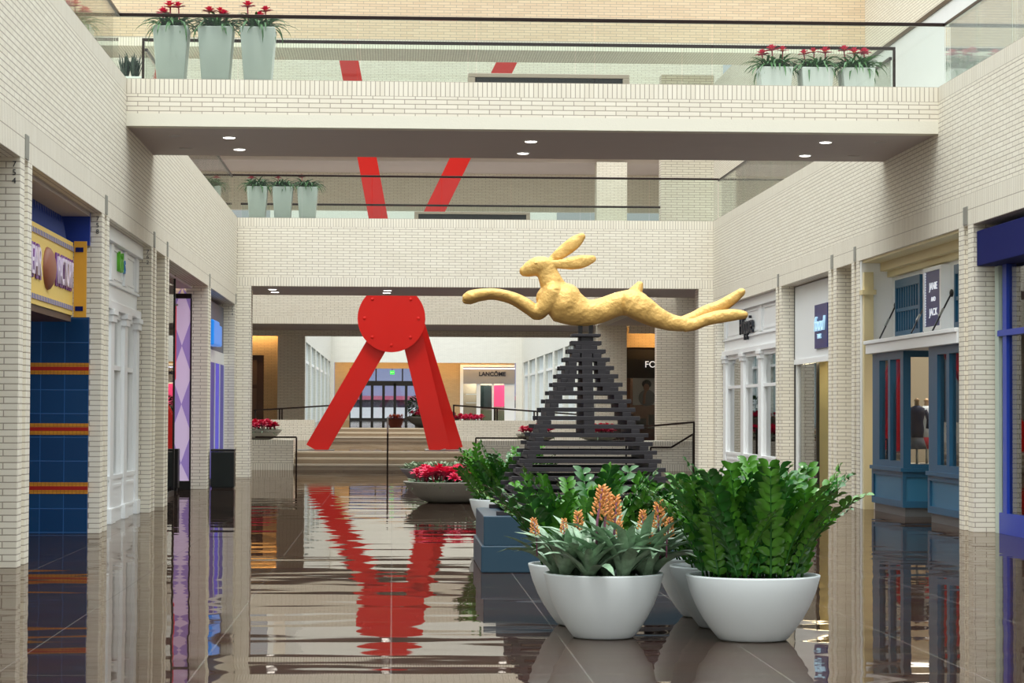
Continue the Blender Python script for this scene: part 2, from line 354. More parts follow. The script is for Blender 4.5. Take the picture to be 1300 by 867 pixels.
for side, ys in (('left', (24.6, 31.4, 37.7, 39.9, 49.1, 57.3)), ('right', (32.0, 39.8, 41.9, 47.8, 57.4))):
    for i, y in enumerate(ys):
        a, b = (UL, XL - 0.45) if side == 'left' else (XR + 0.45, UR)
        o = B(a, b, y - 0.1, y + 0.1, 0, 5.6).build(f'wall_party_{side}', INTERIOR)
        struct(o, f'party wall between two shops on the {side}', 'wall')
o = B(XR, XR + 0.45, 57.2, Y2, 0, ZL).build('pillar', BRICK); struct(o, 'last right brick pillar beside the second bridge', 'pillar')

# first bridge: brick parapet over a smooth beam, deck, soffit
m = MB(); m.box(XL, XR, Y1, Y1 + 0.25, 5.86, 6.14); m.m = 1; m.box(XL, XR, Y1, Y1 + 0.25, 6.14, ZR); m.m = 2; m.box(XL, XR, Y1, Y1 + 0.25, 5.68, 5.86)
o = m.build('wall_near_bridge', [BRICK, SOL_TOP, STUCCO]); struct(o, 'brick front of the nearer footbridge across the hall', 'bridge')
o = B(XL, XR, Y1 + 0.25, Y1B, 5.68, DECK).build('ceiling_near_bridge', SOFFIT); struct(o, 'taupe soffit and deck of the nearer footbridge', 'bridge')
m = MB(); m.box(XL, XR, Y2, Y2 + 0.3, 4.9, 6.14); m.m = 1; m.box(XL, XR, Y2, Y2 + 0.3, 6.14, ZR); m.m = 2; m.box(XL, XR, Y2, Y2 + 0.3, 4.68, 4.9)
m.m = 0; m.box(XL, -3.47, Y2, Y2 + 0.7, 0, 4.68); m.box(7.55, XR, Y2, Y2 + 0.7, 0, 4.68)
o = m.build('wall_far_bridge', [BRICK, SOL_TOP, SOL_B2]); struct(o, 'brick front of the farther bridge with its two end piers', 'bridge')
o = B(UL, UR, Y2 + 0.3, Y2B + 0.5, 4.68, DECK).build('ceiling_far_bridge', SOFFIT); struct(o, 'taupe soffit and deck of the farther bridge', 'bridge')
m = MB(); m.box(7.5, 9.2, 66.4, 66.9, 0, 5.05); m.box(7.05, 8.45, Y2B, Y2B + 0.5, DECK, 10.55)
o = m.build('pillar', BRICK); struct(o, 'shaded brick pier behind the hind legs of the gold hare', 'pillar')
o = B(-6, -4.6, Y2B, Y2B + 0.5, 0, 4.68).build('pillar', BRICK); struct(o, 'shaded brick pier at the left end of the farther bridge', 'pillar')
# tall wall above the farther bridge
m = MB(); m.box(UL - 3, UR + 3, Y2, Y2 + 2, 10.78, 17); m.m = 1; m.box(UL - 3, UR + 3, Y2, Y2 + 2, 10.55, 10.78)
TC1, TC2 = srgb(226, 204, 172), srgb(216, 192, 160)  # the hall's brick with its shade put into the colour as tan
o = m.build('wall_clerestory', [grid_mat('shade_tinted_brick', TC1, TC2, MO, 0.305, 0.067, 0.006), soldier(10.55)]); struct(o, 'brick wall tinted tan for shade high above the farther bridge', 'wall')

# sculpture court and beyond
PLAT, UP = 0.5, 1.0
m = MB()
for i in range(3):
    m.m = 0; m.box(-2.72, 2.36, 64.98 + i*0.45, 66.6, i*PLAT/3, (i + 1)*PLAT/3 - 0.05); m.m = 1; m.box(-2.72, 2.36, 64.93 + i*0.45, 66.6, (i + 1)*PLAT/3 - 0.05, (i + 1)*PLAT/3)
o = m.build('stairs', [STEP, TREAD]); struct(o, 'three brown stone steps up to the sculpture platform', 'stairs')
o = B(-10, 13, 66.3, 91.2, 0.0, PLAT - 0.002).build('floor_platform', FLOOR); struct(o, 'polished raised floor under the red sculpture', 'floor')
m = MB()
for i in range(3):
    m.m = 0; m.box(-3.0, 2.36, 90.05 + i*0.4, 91.4, PLAT + i*0.5/3, PLAT + (i + 1)*0.5/3 - 0.05); m.m = 1; m.box(-3.0, 2.36, 90.0 + i*0.4, 91.4, PLAT + (i + 1)*0.5/3 - 0.05, PLAT + (i + 1)*0.5/3)
o = m.build('stairs', [STEP, TREAD]); struct(o, 'three stone steps behind the red sculpture up to the far hall', 'stairs')
o = B(-10, 13, 91.3, 176, 0.3, UP - 0.002).build('floor_far_hall', FLOOR); struct(o, 'polished floor of the far hall leading to the glass doors', 'floor')
def low_wall(x0, x1, y0, y1, z0, z1, label):
    m = MB(); m.box(x0, x1, y0, y1, z0 + 0.18, z1 - 0.12); m.m = 1; m.box(x0, x1, y0, y1, z0, z0 + 0.18); m.box(x0, x1, y0, y1, z1 - 0.12, z1)
    o = m.build('wall_low', [BRICK, grid_mat('header_course', C1, C2, MO, 0.067, 0.3, 0.006, 0, z0 - 0.02)]); struct(o, label, 'low wall'); return o
low_wall(-9, -2.72, 64.9, 66.3, 0, 0.83, 'low brick planter wall left of the steps')
low_wall(2.36, 9.8, 64.9, 66.3, 0, 0.83, 'low brick planter wall right of the steps behind the slatted pedestal')
low_wall(-10, -3.0, 90.9, 91.3, PLAT, 1.3, 'low brick ramp wall behind the red sculpture on the left')
low_wall(2.36, 7.99, 90.9, 91.3, PLAT, 1.3, 'low brick ramp wall behind the red sculpture on the right')

m = MB(); m.m = 1; m.box(-10, 8.4, 92, 92.4, 5.05, 5.3); m.m = 0; m.box(-10, 8.4, 92, 92.4, 5.3, 6.6)
m.box(-10, 9.5, 99, 99.4, 4.8, 5.6)
m.m = 2; m.box(-10, 12, 92.4, 99, 5.05, 5.6)
o = m.build('wall_third_bridge', [BRICK, SOL_B3, SOFFIT]); struct(o, 'pale brick bridge beyond the red sculpture', 'bridge')
m = MB(); m.box(8.0, 8.4, 62, 92, 5.05, 6.4); m.m = 1; m.box(8.4, 12, 62, 92.4, 5.05, 5.6)
o = m.build('wall_court_right', [BRICK, SOFFIT]); struct(o, 'brick parapet band along the right side of the sculpture court', 'wall')
o = B(12, 12.3, 62, 100, 0, 14).build('wall_court_outer_right', BRICK); struct(o, 'outer right wall of the sculpture court', 'wall')
o = B(-10.3, -10, 62, 100, 0, 14).build('wall_court_outer_left', BRICK); struct(o, 'outer left wall of the sculpture court', 'wall')
m = MB(); m.box(8.0, 9.2, 92, 92.9, PLAT, 11.5)
o = m.build('pillar', BRICK); struct(o, 'lit brick pier between the pedestal and the dark watch shop', 'pillar')
m = MB(); m.box(-4.85, -3.7, 99.4, 100.2, UP, 5.6)
o = m.build('pillar', BRICK); struct(o, 'brown shaded brick pier left of the red sculpture', 'pillar')
m = MB(); m.box(-12, 13, 92, 92.4, 11.7, 20); m.m = 1; m.box(-12, 13, 92.4, 97, 11.5, 11.7); m.m = 0; m.box(-12, 13, 97, 97.4, 10.2, 11.7); m.m = 2; m.box(-12, 13, 97, 97.4, 9.95, 10.2)
o = m.build('wall_court_end', [BRICK, SOFFIT, soldier(9.95, 0.25)]); struct(o, 'upper brick end wall of the sculpture court with its soffit', 'wall')
for i in range(3):  # roof bays out of view, added to dim the sky light in the court
    o = B(-10.3, 12.3, 64.5 + i*9.5, 66.7 + i*9.5, 16.6, 17.0).build('ceiling_court_shade', PLASTER); struct(o, 'unseen roof bay added to shade the sculpture court', 'ceiling')
# far hall
YE = 172.0
def far_side(name, x, d, label):
    m = MB(); m.box(x, x + d, 100.2, YE, 5.25, 9.5); y = 104
    while y < YE - 3:
        m.box(x, x + d, y, y + 1.2, UP, 5.25); y += 8.5
    m.box(x, x + d, YE - 1.5, YE, UP, 5.25)
    o = m.build(name, PALE); struct(o, label, 'wall')
    p = MB(); p.box(x + d*0.5, x + d*0.6, 100.2, YE, UP, 5.25)
    g = p.build('pane', mat('far_shop_glass', srgb(150, 176, 178), 0.15), o)
    f = MB(); y = 105.2
    while y < YE - 3:
        for k in range(1, 4): f.box(x + d*0.2, x + d*0.5, y + k*1.85 - 0.1, y + k*1.85 + 0.1, UP, 5.25)
        f.box(x + d*0.2, x + d*0.5, y, y + 7.3, 4.2, 4.35); y += 8.5
    f.build('window_frame', WHITEP, o)
far_side('wall_far_left', -4.5, -0.5, 'white wall with tall framed windows on the left of the far hall')
far_side('wall_far_right', 9.5, 0.5, 'white wall with tall framed shop windows on the right of the far hall')
def fx(px): return at(px, 500, Y=YE).x
m = MB(); m.box(-9, 12, YE, YE + 0.5, 5.25, 20); m.box(fx(655), 12, YE, YE + 0.5, UP, 5.25); m.box(-9, fx(424), YE, YE + 0.5, UP, 5.25)
TANW = grid_mat('tan_brick', srgb(206, 176, 132), srgb(198, 168, 126), srgb(160, 132, 98), 0.305, 0.067, 0.006)
m.m = 1; m.box(fx(545), fx(585), YE + 2, YE + 2.4, UP, 5.25); m.box(fx(424), fx(443), YE + 2, YE + 2.4, UP, 5.25); m.box(fx(424), fx(655), YE + 2, YE + 2.4, 4.85, 5.5)
o = m.build('wall_far_end', [PALE, TANW]); struct(o, 'white upper wall and tan brick recess at the end of the far hall', 'wall')
o = B(fx(424), fx(655), YE + 0.5, YE + 2, 5.5, 5.7).build('ceiling_far_recess', SOFFIT); struct(o, 'soffit of the recess at the far end', 'ceiling')

# ------------------------------------------------------------------ glass doors at the far end and the view outside
d0, d1 = fx(443), fx(545); zt, zh, zd = 4.85, 3.75, UP
t = thing('door_1', ((d0 + d1)/2, YE + 2.1, UP), 'black framed glass entrance doors at the far end of the hall', 'door', kind='structure')
hw = (d1 - d0)/2
f = MB(); f.box(-hw, hw, 0, 0.2, zh - zd - 0.18, zh - zd + 0.18); f.box(-hw, hw, 0, 0.2, 0, 0.18)
for k in (-1, 1): f.box(k*hw - 0.08, k*hw + 0.08, 0, 0.2, 0, zt - zd)
for k in range(1, 7): f.box(-hw + k*2*hw/7 - 0.1, -hw + k*2*hw/7 + 0.1, 0, 0.2, 0, zh - zd)
for k in (1, 2): f.box(-hw + k*2*hw/3 - 0.05, -hw + k*2*hw/3 + 0.05, 0, 0.2, zh - zd, zt - zd)
f.build('door_frame', BLACK, t); B(-hw, hw, 0.08, 0.12, 0.1, zt - zd).build('pane', GLASS, t)
e = thing('exit_sign', (at(498, 469, Y=YE).x, YE + 2.0, 4.55), 'small green lit exit sign above the far glass doors', 'sign')
B(-0.16, 0.16, 0, 0.06, -0.14, 0.14).build('sign_box', EXITG, e); text('lettering', 'EXIT', 0.13, (0, -0.005, 0), FRONT, LETTERW, e, 0.003)
B(-0.02, 0.02, 0.02, 0.04, 0.14, 0.3).build('bracket', BLACK, e)
o = B(-20, 25, YE + 2.4, 240, 0.4, UP - 0.05).build('ground_outside', mat('outside_paving', srgb(120, 118, 116), 0.8)); struct(o, 'pale paving outside the far doors', 'ground')
t = thing('building', (0, 215, UP - 0.05), 'lavender grey building with a red roof band seen through the far glass doors', 'building')
B(-14, 14, 0, 6, 0, 1.1).build('base_wall', mat('white_render', srgb(206, 206, 214), 0.8), t); B(-14, 14, 0.2, 5, 2.1, 9).build('upper_wall', mat('lavender_render', srgb(128, 134, 172), 0.8), t)
B(-14, 14, 0.05, 5.5, 1.1, 1.8).build('hedge_band', mat('plum_hedge', srgb(64, 58, 78), 0.9, bump=0.2, scale=3, var=0.5), t); B(-4, 14, -0.3, 5.5, 1.8, 2.15).build('roof', mat('rose_roof', srgb(168, 84, 112), 0.7), t)

# cosmetics shop at the far end
t = thing('storefront', ((fx(585) + fx(655))/2, YE + 1.7, UP), 'pale cosmetics shopfront with grey fascia and lit windows at the far end', 'storefront')
hw = (fx(655) - fx(585))/2
gx = lambda px: fx(px) - t.location.x
gz = lambda py: at(620, py, Y=YE + 1.7).z - UP
m = MB(); m.box(-hw, hw, 0, 0.3, gz(466), gz(463)); m.box(-hw, gx(589), 0, 0.3, 0, gz(466)); m.box(gx(606), gx(611), 0, 0.3, 0, gz(487)); m.box(gx(642), hw, 0, 0.3, 0, gz(487)); m.box(gx(626), gx(628), 0, 0.3, 0, gz(487))
m.build('surround', WHITEP, t)
B(gx(589), hw, -0.1, 0.3, gz(487), gz(467)).build('fascia', mat('grey_fascia', srgb(150, 148, 150), 0.5), t)
B(gx(589), hw, -0.14, -0.1, gz(468.5), gz(467.2)).build('light_strip', BLUELED, t)
B(gx(589), gx(642), 0.2, 0.24, 0, gz(487)).build('pane', GLASS, t)
B(gx(589), gx(642), 1.2, 1.3, 0, gz(487)).build('back_panel', INTERIOR, t)
B(gx(611), gx(626), 0.9, 1.1, gz(517), gz(489)).build('dark_display', mat('dark_display_panel', srgb(38, 54, 54), 0.3, var=0.7, scale=6), t)
B(gx(629), gx(642), 0.6, 0.8, gz(516), gz(489)).build('poster', PINKLIT, t)
B(gx(612), gx(642), 0.35, 0.6, 0, gz(521)).build('counter', mat('olive_counter', srgb(150, 146, 104), 0.5), t)
B(gx(593), gx(606), 0.5, 0.9, gz(512), gz(511)).build('shelf', WHITEP, t); B(gx(593), gx(606), 0.5, 0.9, gz(501), gz(500)).build('shelf', WHITEP, t)
s = thing('shop_sign', (fx(626), YE + 1.57, at(628, 475, Y=YE + 1.6).z), 'dark lettered cosmetics sign on the grey fascia at the far end', 'sign')
text('lettering', 'LANCÔME', 0.42, (0, 0, 0), FRONT, mat('ink_letter', srgb(16, 18, 40), 0.4), s, 0.02, offset=0.012)
area('far_shop_light', (fx(620), YE + 2.3, 4.3), 3, 0.6, 60, (1, 0.9, 0.75))
o = B(fx(424), fx(655), YE + 0.52, YE + 0.66, 5.32, 5.4).build('cove_lamp', COVE); tag(o, 'warm hidden cove lamp above the far doors', 'lamp')

# dark watch shop on the right of the court
gxx = lambda px: at(px, 480, Y=93.3).x
gzz = lambda py: at(810, py, Y=93.3).z
t = thing('storefront', (gxx(815), 93.3, PLAT), 'dark walnut watch shopfront behind the slatted pedestal', 'storefront')
lx = lambda px: gxx(px) - t.location.x
lz = lambda py: gzz(py) - PLAT
x0, x1 = lx(795), lx(885)
B(x0, x1, 0, 0.2, lz(441), 4.55).build('brick_header', TANW, t); B(x0, x1 + 0.4, -1.28, -0.95, 4.25, 4.55).build('brick_lintel', BRICK, t)
B(x0, x1, -0.05, 0.15, lz(462), lz(444)).build('upper_panel', DARKINT, t)
B(x0, x1, -0.12, 0.15, lz(480), lz(456)).build('fascia', BLACK, t)
m = MB(); m.box(x0, lx(800), 0, 0.15, 0, lz(480)); m.box(lx(835), lx(838), 0, 0.15, 0, lz(480)); m.box(x0, x1, 0, 0.15, 0, 0.5); m.build('frame', WALNUT, t)
B(x0, x1, 1.5, 1.6, 0, 4).build('back_panel', WALNUT, t); B(x0, x1, 0.1, 0.12, 0.4, lz(480)).build('pane', GLASS, t)
s = thing('shop_sign', (gxx(800), 93.1, gzz(463)), 'white capital letters on the black fascia of the watch shop', 'sign')
text('lettering', 'FOSSIL', 0.36, (0.56, 0, 0), FRONT, LETTERW, s, 0.02, align='LEFT')
ps = thing('window_poster', (gxx(819), 93.55, gzz(514)), 'tall portrait poster of a seated person resting chin on hand in the watch shop window', 'poster')
B(-0.46, 0.46, 0, 0.03, 0, 1.1).build('poster_board', mat('poster_grey', srgb(196, 190, 184), 0.6), ps)
q = MB(); q.ell((0.1, -0.005, 0.28), 0.34, 0.01, 0.34); q.build('printed_shirt', mat('poster_shirt', srgb(120, 116, 116), 0.7), ps)
q = MB(); q.ell((0.08, -0.012, 0.72), 0.12, 0.01, 0.17); q.tube([(-0.02, -0.014, 0.05), (0.0, -0.014, 0.4), (0.06, -0.014, 0.6)], 0.05, flat=0.2); q.build('printed_face', mat('poster_skin', srgb(150, 104, 84), 0.7), ps)
q = MB(); q.ell((0.09, -0.008, 0.84), 0.19, 0.01, 0.17); q.build('printed_hair', mat('poster_hair', srgb(34, 26, 24), 0.7), ps)
m = MB()
for k in range(5): m.box(-1.2 + k*0.5, -0.8 + k*0.5, 0.25, 0.45, 0.5, 0.9 + 0.15*(k % 2))
m.box(-1.3, 1.4, 0.2, 0.5, 0, 0.5); m.build('display_counter', DARKINT, t)
o = B(gxx(802), gxx(885), 92.44, 92.6, 4.86, 4.94).build('cove_lamp', COVE); tag(o, 'warm hidden cove lamp over the dark watch shop', 'lamp')
area('watch_shop_light', (gxx(815), 94.1, 4.2), 2, 0.5, 25, (1, 0.85, 0.65))

# brown shopfront far left
t = thing('storefront', (-6.2, 99.65, UP), 'brown panelled doorway in warm cove light at the left of the court', 'storefront')
m = MB(); m.box(-1.5, 1.35, 0.2, 0.5, 3.0, 4.6); m.box(0.75, 1.35, 0.2, 0.5, 0, 3.0); m.build('surround', TANW, t)
m = MB(); m.box(-1.5, 0.75, 0.35, 0.5, 0, 3.0); m.build('door_leaf', WALNUT, t); m = MB(); m.box(-0.4, 0.45, 0.31, 0.35, 0.2, 1.6); m.box(-0.4, 0.45, 0.31, 0.35, 1.75, 2.8); m.build('door_panel', mat('umber_panel', srgb(112, 84, 66), 0.6), t)
o = B(-7.6, -4.9, 99.42, 99.56, 4.9, 4.98).build('cove_lamp', COVE); tag(o, 'warm hidden cove lamp over the brown doorway left of the court', 'lamp')

# ------------------------------------------------------------------ bridge glass railings
def railing(name, a, b, z0, z1, panes, label, rail=0.05):
    a, b = Vector(a), Vector(b); L = (b - a).length; d = (b - a)/L
    t = thing('glass_railing', (a.x, a.y, z0), label, 'railing', rz=math.atan2(d.y, d.x))
    MB().box(-0.02, L + 0.02, -rail/2, rail/2, z1 - z0 - rail, z1 - z0).build('handrail', BRONZE, t, 0.006)
    for k in range(panes):
        B(k*L/panes + 0.008, (k + 1)*L/panes - 0.008, -0.008, 0.008, -0.12, z1 - z0 - rail).build('pane', RAILG, t)
    return t
gl = XL - 0.14; gr = XR + 0.14
railing('r', (gl, Y1 + 0.14, 0), (gr, Y1 + 0.14, 0), ZR, 7.32, 7, 'glass railing with black handrail along the front of the nearer bridge')
t = railing('r', (at(182, 50, Y=36.7).x, 36.7, 0), (at(1135, 62, Y=36.7).x, 36.7, 0), DECK + 0.12, 7.42, 7, 'glass railing with black handrail along the back of the nearer bridge')
for e in (0.0, (at(1135, 62, Y=36.7).x - at(182, 50, Y=36.7).x)): B(e - 0.02, e + 0.02, -0.02, 0.02, -0.12, 1.05).build('end_post', BRONZE, t)
railing('r', (gl, Y2 + 0.14, 0), (gr, Y2 + 0.14, 0), ZR, 7.44, 7, 'glass railing with black handrail along the front of the farther bridge')
railing('r', (gl, 61.4, 0), (7.0, 61.4, 0), DECK + 0.12, 7.05, 6, 'glass railing with thin dark handrail along the back of the farther bridge')
railing('r', (gl, 8, 0), (gl, Y1 + 0.14, 0), ZR, 7.32, 14, 'glass railing on the left parapet nearer than the first bridge')
railing('r', (gr, 8, 0), (gr, Y1 + 0.14, 0), ZR, 7.32, 14, 'glass railing on the right parapet nearer than the first bridge')
railing('r', (gl, 37.6, 0), (gl, Y2, 0), ZR, 7.4, 10, 'glass railing on the left parapet between the two bridges')
railing('r', (gr, 37.6, 0), (gr, Y2, 0), ZR, 7.4, 10, 'glass railing on the right parapet between the two bridges')

# downlights
def downlight(px, py, Y, z, lit, label, r=0.085):
    p = at(px, py, Z=z); t = thing('downlight', (p.x, p.y, z), label, 'light', 'round downlights in the bridge soffits')
    g_ = MB().lathe([(r + 0.015, -0.012), (r + 0.02, 0.0)], 24).build('trim_ring', WHITEP if lit else SOFFIT, t); MB().lathe([(r, -0.016), (r, -0.012)], 24).build('lens', LAMP if lit else LAMPOFF, g_)
for px, py, lit, lab in ((291, 174, 1, 'lit downlight under the nearer bridge, front row, left end'), (304, 189, 1, 'lit downlight under the nearer bridge, back row, left end'),
        (674, 179, 1, 'lit downlight under the nearer bridge, front row, middle'), (664, 194, 1, 'lit downlight under the nearer bridge, back row, middle'),
        (1048, 180, 1, 'lit downlight under the nearer bridge, front row, right end'), (1022, 197, 1, 'lit downlight under the nearer bridge, back row, right end'),
        (222, 172, 0, 'unlit downlight under the nearer bridge, front row, beside the left wall'), (236, 188, 0, 'unlit downlight under the nearer bridge, back row, beside the left wall'),
        (1118, 180, 0, 'unlit downlight under the nearer bridge, front row, beside the right wall'), (1084, 198, 0, 'unlit downlight under the nearer bridge, back row, beside the right wall')):
    downlight(px, py, 0, 5.68, lit, lab)
for px, py, lab in ((346, 367, 'lit downlight under the farther bridge, front row, left end'), (349, 370.5, 'lit downlight under the farther bridge, back row, left end'),
        (492, 368.5, 'lit downlight under the farther bridge over the red sculpture, front'), (491, 371.5, 'lit downlight under the farther bridge over the red sculpture, back'),
        (640, 369, 'lit downlight under the farther bridge just left of the hare'), (785, 371, 'lit downlight under the farther bridge behind the hare')):
    downlight(px, py, 0, 4.68, 1, lab, 0.1)

# benches on the bridges
def bench(px0, px1, Y, label):
    a, b = at(px0, 100, Y=Y).x, at(px1, 100, Y=Y).x
    t = thing('bench', ((a + b)/2, Y, DECK), label, 'bench'); w = (b - a)/2
    m = MB(); m.box(-w, w, -0.25, 0.25, 0.42, 0.48); m.box(-w, -w + 0.1, -0.25, 0.25, 0, 0.42); m.box(w - 0.1, w, -0.25, 0.25, 0, 0.42); m.build('frame', BENCHT, t, 0.008)
    B(-w + 0.1, w - 0.1, -0.22, 0.22, 0.3, 0.42).build('apron', BLACK, t)
bench(594, 797, 35.2, 'long taupe bench with black apron on the nearer bridge')
bench(527, 673, 59.5, 'long taupe bench with black apron on the farther bridge')

# ------------------------------------------------------------------ shopfronts, left side
# S1 blue tiled shop with yellow sign
t = thing('storefront', (XL - 0.15, 31.0, 0), 'blue tiled shop entrance with orange and red bands on the left', 'storefront')
m = MB(); z = 0.0; m.m = 0
bands = (0.52, 1.29, 2.08); zz = 0
for bz in bands + (2.83,):
    m.m = 0; m.box(-1.6, 0, -0.06, 0, zz, bz)
    if bz < 2.8:
        m.m = 1; m.box(-1.6, 0, -0.066, 0, bz, bz + 0.05); m.box(-1.6, 0, -0.066, 0, bz + 0.1, bz + 0.15); m.m = 2; m.box(-1.6, 0, -0.066, 0, bz + 0.05, bz + 0.1)
        zz = bz + 0.15
m.build('tiled_wall', [TILE, TILEO, TILER], t)
B(-1.6, 0, -0.08, 0, 3.77, 4.2).build('end_panel', BLUED, t)
m = MB(); m.box(-0.42, -0.36, -6.0, -0.08, 3.77, 4.2)
for k in range(30): m.add([(-0.36, -5.95 + k*0.2, 3.8), (-0.36, -5.85 + k*0.2, 3.8), (-0.3, -5.9 + k*0.2, 3.85), (-0.36, -5.9 + k*0.2, 4.18)], [(0, 1, 2), (0, 2, 3), (1, 3, 2), (0, 3, 1)])
m.build('scalloped_board', BLUED, t)
B(-1.6, -0.0, -6.0, -0.08, 4.15, 4.2).build('soffit', SOFFIT, t)
B(-3.8, -3.7, -6, 0, 0, 4.1).build('back_wall', BLUED, t)
sg = thing('shop_sign', (XL - 0.3, 25.0, 2.83), 'big yellow sign board with blue dashes and lilac letters above the blue tiled shop', 'sign')
sb_ = B(-0.5, 0, 0.02, 5.45, 0, 0.94).build('sign_board', YELLOW, sg)
for z in (0.06, 0.82): B(0, 0.012, 0.06, 5.42, z, z + 0.06).build('dashed_border', grid_mat('dashed_border_pattern', DASHC, DASHC, YELLC, 0.122, 4.0, 0.022, 0.0, -1.0), sb_)
for body, y, sx in (('BEAR', 2.02, 0.92), ('FACTORY', 4.55, 0.64)):
    text('letter_outline', body, 0.52, (0.012, y, 0.48), LEFTW, VIOLETD, sb_, 0.008, sx, offset=0.025); text('lettering', body, 0.48, (0.03, y, 0.48), LEFTW, LILACL, sb_, 0.01, sx)
m = MB(); m.smooth = True; m.ell((0.0, 3.2, 0.47), 0.1, 0.36, 0.26); m.build('round_boss', BROWNF, sg)
m = MB(); m.box(0.01, 0.17, 5.46, 5.5, -0.02, 0.96); m.m = 1
for z in (0.06, 0.82): m.box(0.03, 0.13, 5.452, 5.46, z, z + 0.06)
m.build('return_board', [AMBER, NAVY], sg); B(-0.5, -0.02, 0.02, 5.45, -0.08, 0).build('underside_board', WALNUT, sg)
area('tile_shop_light', (-5.6, 28, 4.0), 1.5, 3, 18, (0.8, 0.85, 1))

def classical(side, y0, y1, label, xo, pils, header=3.05):
    """white classical shopfront: pilasters, panelled frieze, plinths and panes"""
    x = XL - xo if side == 'left' else XR + xo; s = 1 if side == 'left' else -1
    t = thing('storefront', (x, (y0 + y1)/2, 0), label, 'storefront'); L = (y1 - y0)/2
    def bx(m, d0, d1, *a): m.box(s*d0, s*d1, *a)
    m = MB(); bx(m, -0.15, 0.0, -L, L, header, 4.2); bx(m, 0, 0.07, -L, L, header, header + 0.12); bx(m, 0, 0.09, -L, L, 4.0, 4.2); bx(m, 0, 0.04, -L, L, header + 0.36, header + 0.40); m.build('frieze', WHITEP, t, 0.006)
    ps = [y - (y0 + y1)/2 for y in pils]
    for p in ps:
        m = MB(); bx(m, -0.15, 0.05, p - 0.2, p + 0.2, 0, header); bx(m, -0.1, 0.08, p - 0.25, p + 0.25, 0, 0.22); bx(m, -0.1, 0.08, p - 0.25, p + 0.25, header - 0.18, header - 0.08); bx(m, -0.1, 0.1, p - 0.28, p + 0.28, header - 0.08, header)
        bx(m, 0, 0.04, p - 0.16, p + 0.16, header + 0.42, 4.0); m.build('pilaster', WHITEP, t, 0.006)
    for a, b in zip(ps[:-1], ps[1:]):
        m = MB(); bx(m, 0, 0.02, a + 0.3, b - 0.3, header + 0.46, header + 0.50); bx(m, 0, 0.02, a + 0.3, b - 0.3, 3.92, 3.96); bx(m, 0, 0.02, a + 0.3, a + 0.34, header + 0.46, 3.96); bx(m, 0, 0.02, b - 0.34, b - 0.3, header + 0.46, 3.96); m.build('panel_moulding', WHITEP, t)
        m = MB(); bx(m, -0.12, 0.02, a + 0.2, b - 0.2, 0, 0.62); bx(m, -0.12, 0.04, a + 0.2, b - 0.2, 0.62, 0.68); bx(m, 0.02, 0.035, a + 0.3, b - 0.3, 0.16, 0.2); bx(m, 0.02, 0.035, a + 0.3, b - 0.3, 0.5, 0.54); m.build('stall_riser', WHITEP, t)
        m = MB(); bx(m, -0.1, 0, a + 0.2, a + 0.28, 0.68, header); bx(m, -0.1, 0, b - 0.28, b - 0.2, 0.68, header); bx(m, -0.1, 0, a + 0.2, b - 0.2, header - 0.1, header); bx(m, -0.1, 0, a + 0.2, b - 0.2, 2.2, 2.27); m.build('window_frame', WHITEP, t)
        m = MB(); bx(m, -0.08, -0.06, a + 0.2, b - 0.2, 0.68, header); m.build('pane', GLASS, t)
    return t
classical('left', 31.8, 37.33, 'white classical shopfront with pilasters on the left', 0.22, (32.05, 33.75, 35.45, 37.08))
s = thing('shop_sign', (XL - 0.2, 35.0, 3.78), 'small lime and azure letter sign on the left white shopfront', 'sign')
text('lettering', 'kid', 0.42, (0, -0.2, 0), LEFTW, LETTERG, s, 0.03); text('lettering', 's', 0.42, (0, 0.24, 0), LEFTW, LETTERB, s, 0.03)
area('white_shop_light', (-6, 34.5, 5.2), 2, 4, 70, (1, 0.93, 0.85))

# S3 lilac diamond shop
t = thing('storefront', (XL - 0.33, 44.5, 0), 'glass shopfront with black header and lilac diamond end panel on the left', 'storefront')
B(-0.36, 0.02, 3.86, 4.02, 3.92, 4.02).build('header', BLACK, t); B(-0.04, -0.02, -4.2, 0.6, 0.1, 4.2).build('pane', GLASS, t)
m = MB()
for y in (-2.1, 0.6): m.box(-0.06, 0, y - 0.03, y + 0.03, 0, 4.2)
m.box(-0.06, 0, -4.2, 0.6, 0, 0.1); m.build('mullions', BLACK, t)
m = MB(); m.box(-0.34, -0.0, 3.92, 4.0, 0.18, 3.92); m.m = 1; 
for z in (0.18, 1.43, 2.68):
    pass
w = 0.17
for k in range(4):
    zc = 0.55 + k*1.2
    for sgn in (-1, 1):
        m.add([(-w + sgn*w, 3.915, max(0.18, zc - 0.5)), (-w, 3.915, zc), (-w + sgn*w, 3.915, min(3.92, zc + 0.5))], [(0, 1, 2) if sgn > 0 else (2, 1, 0)])
m.build('diamond_panel', [LILAC, VIOLET], t); B(-0.36, 0.0, 3.9, 4.05, 0, 0.18).build('panel_plinth', BLACK, t)
m = MB(); m.box(0.0, 0.03, 3.9, 3.96, 0, 3.92); m.build('end_mullion', BLACK, t)
B(-3.3, 0.0, -4.2, 4.2, 4.14, 4.18).build('shop_ceiling', LILACC, t)
B(-3.4, -3.3, -4.2, 4.2, 0, 4.2).build('back_wall', INTERIOR, t)
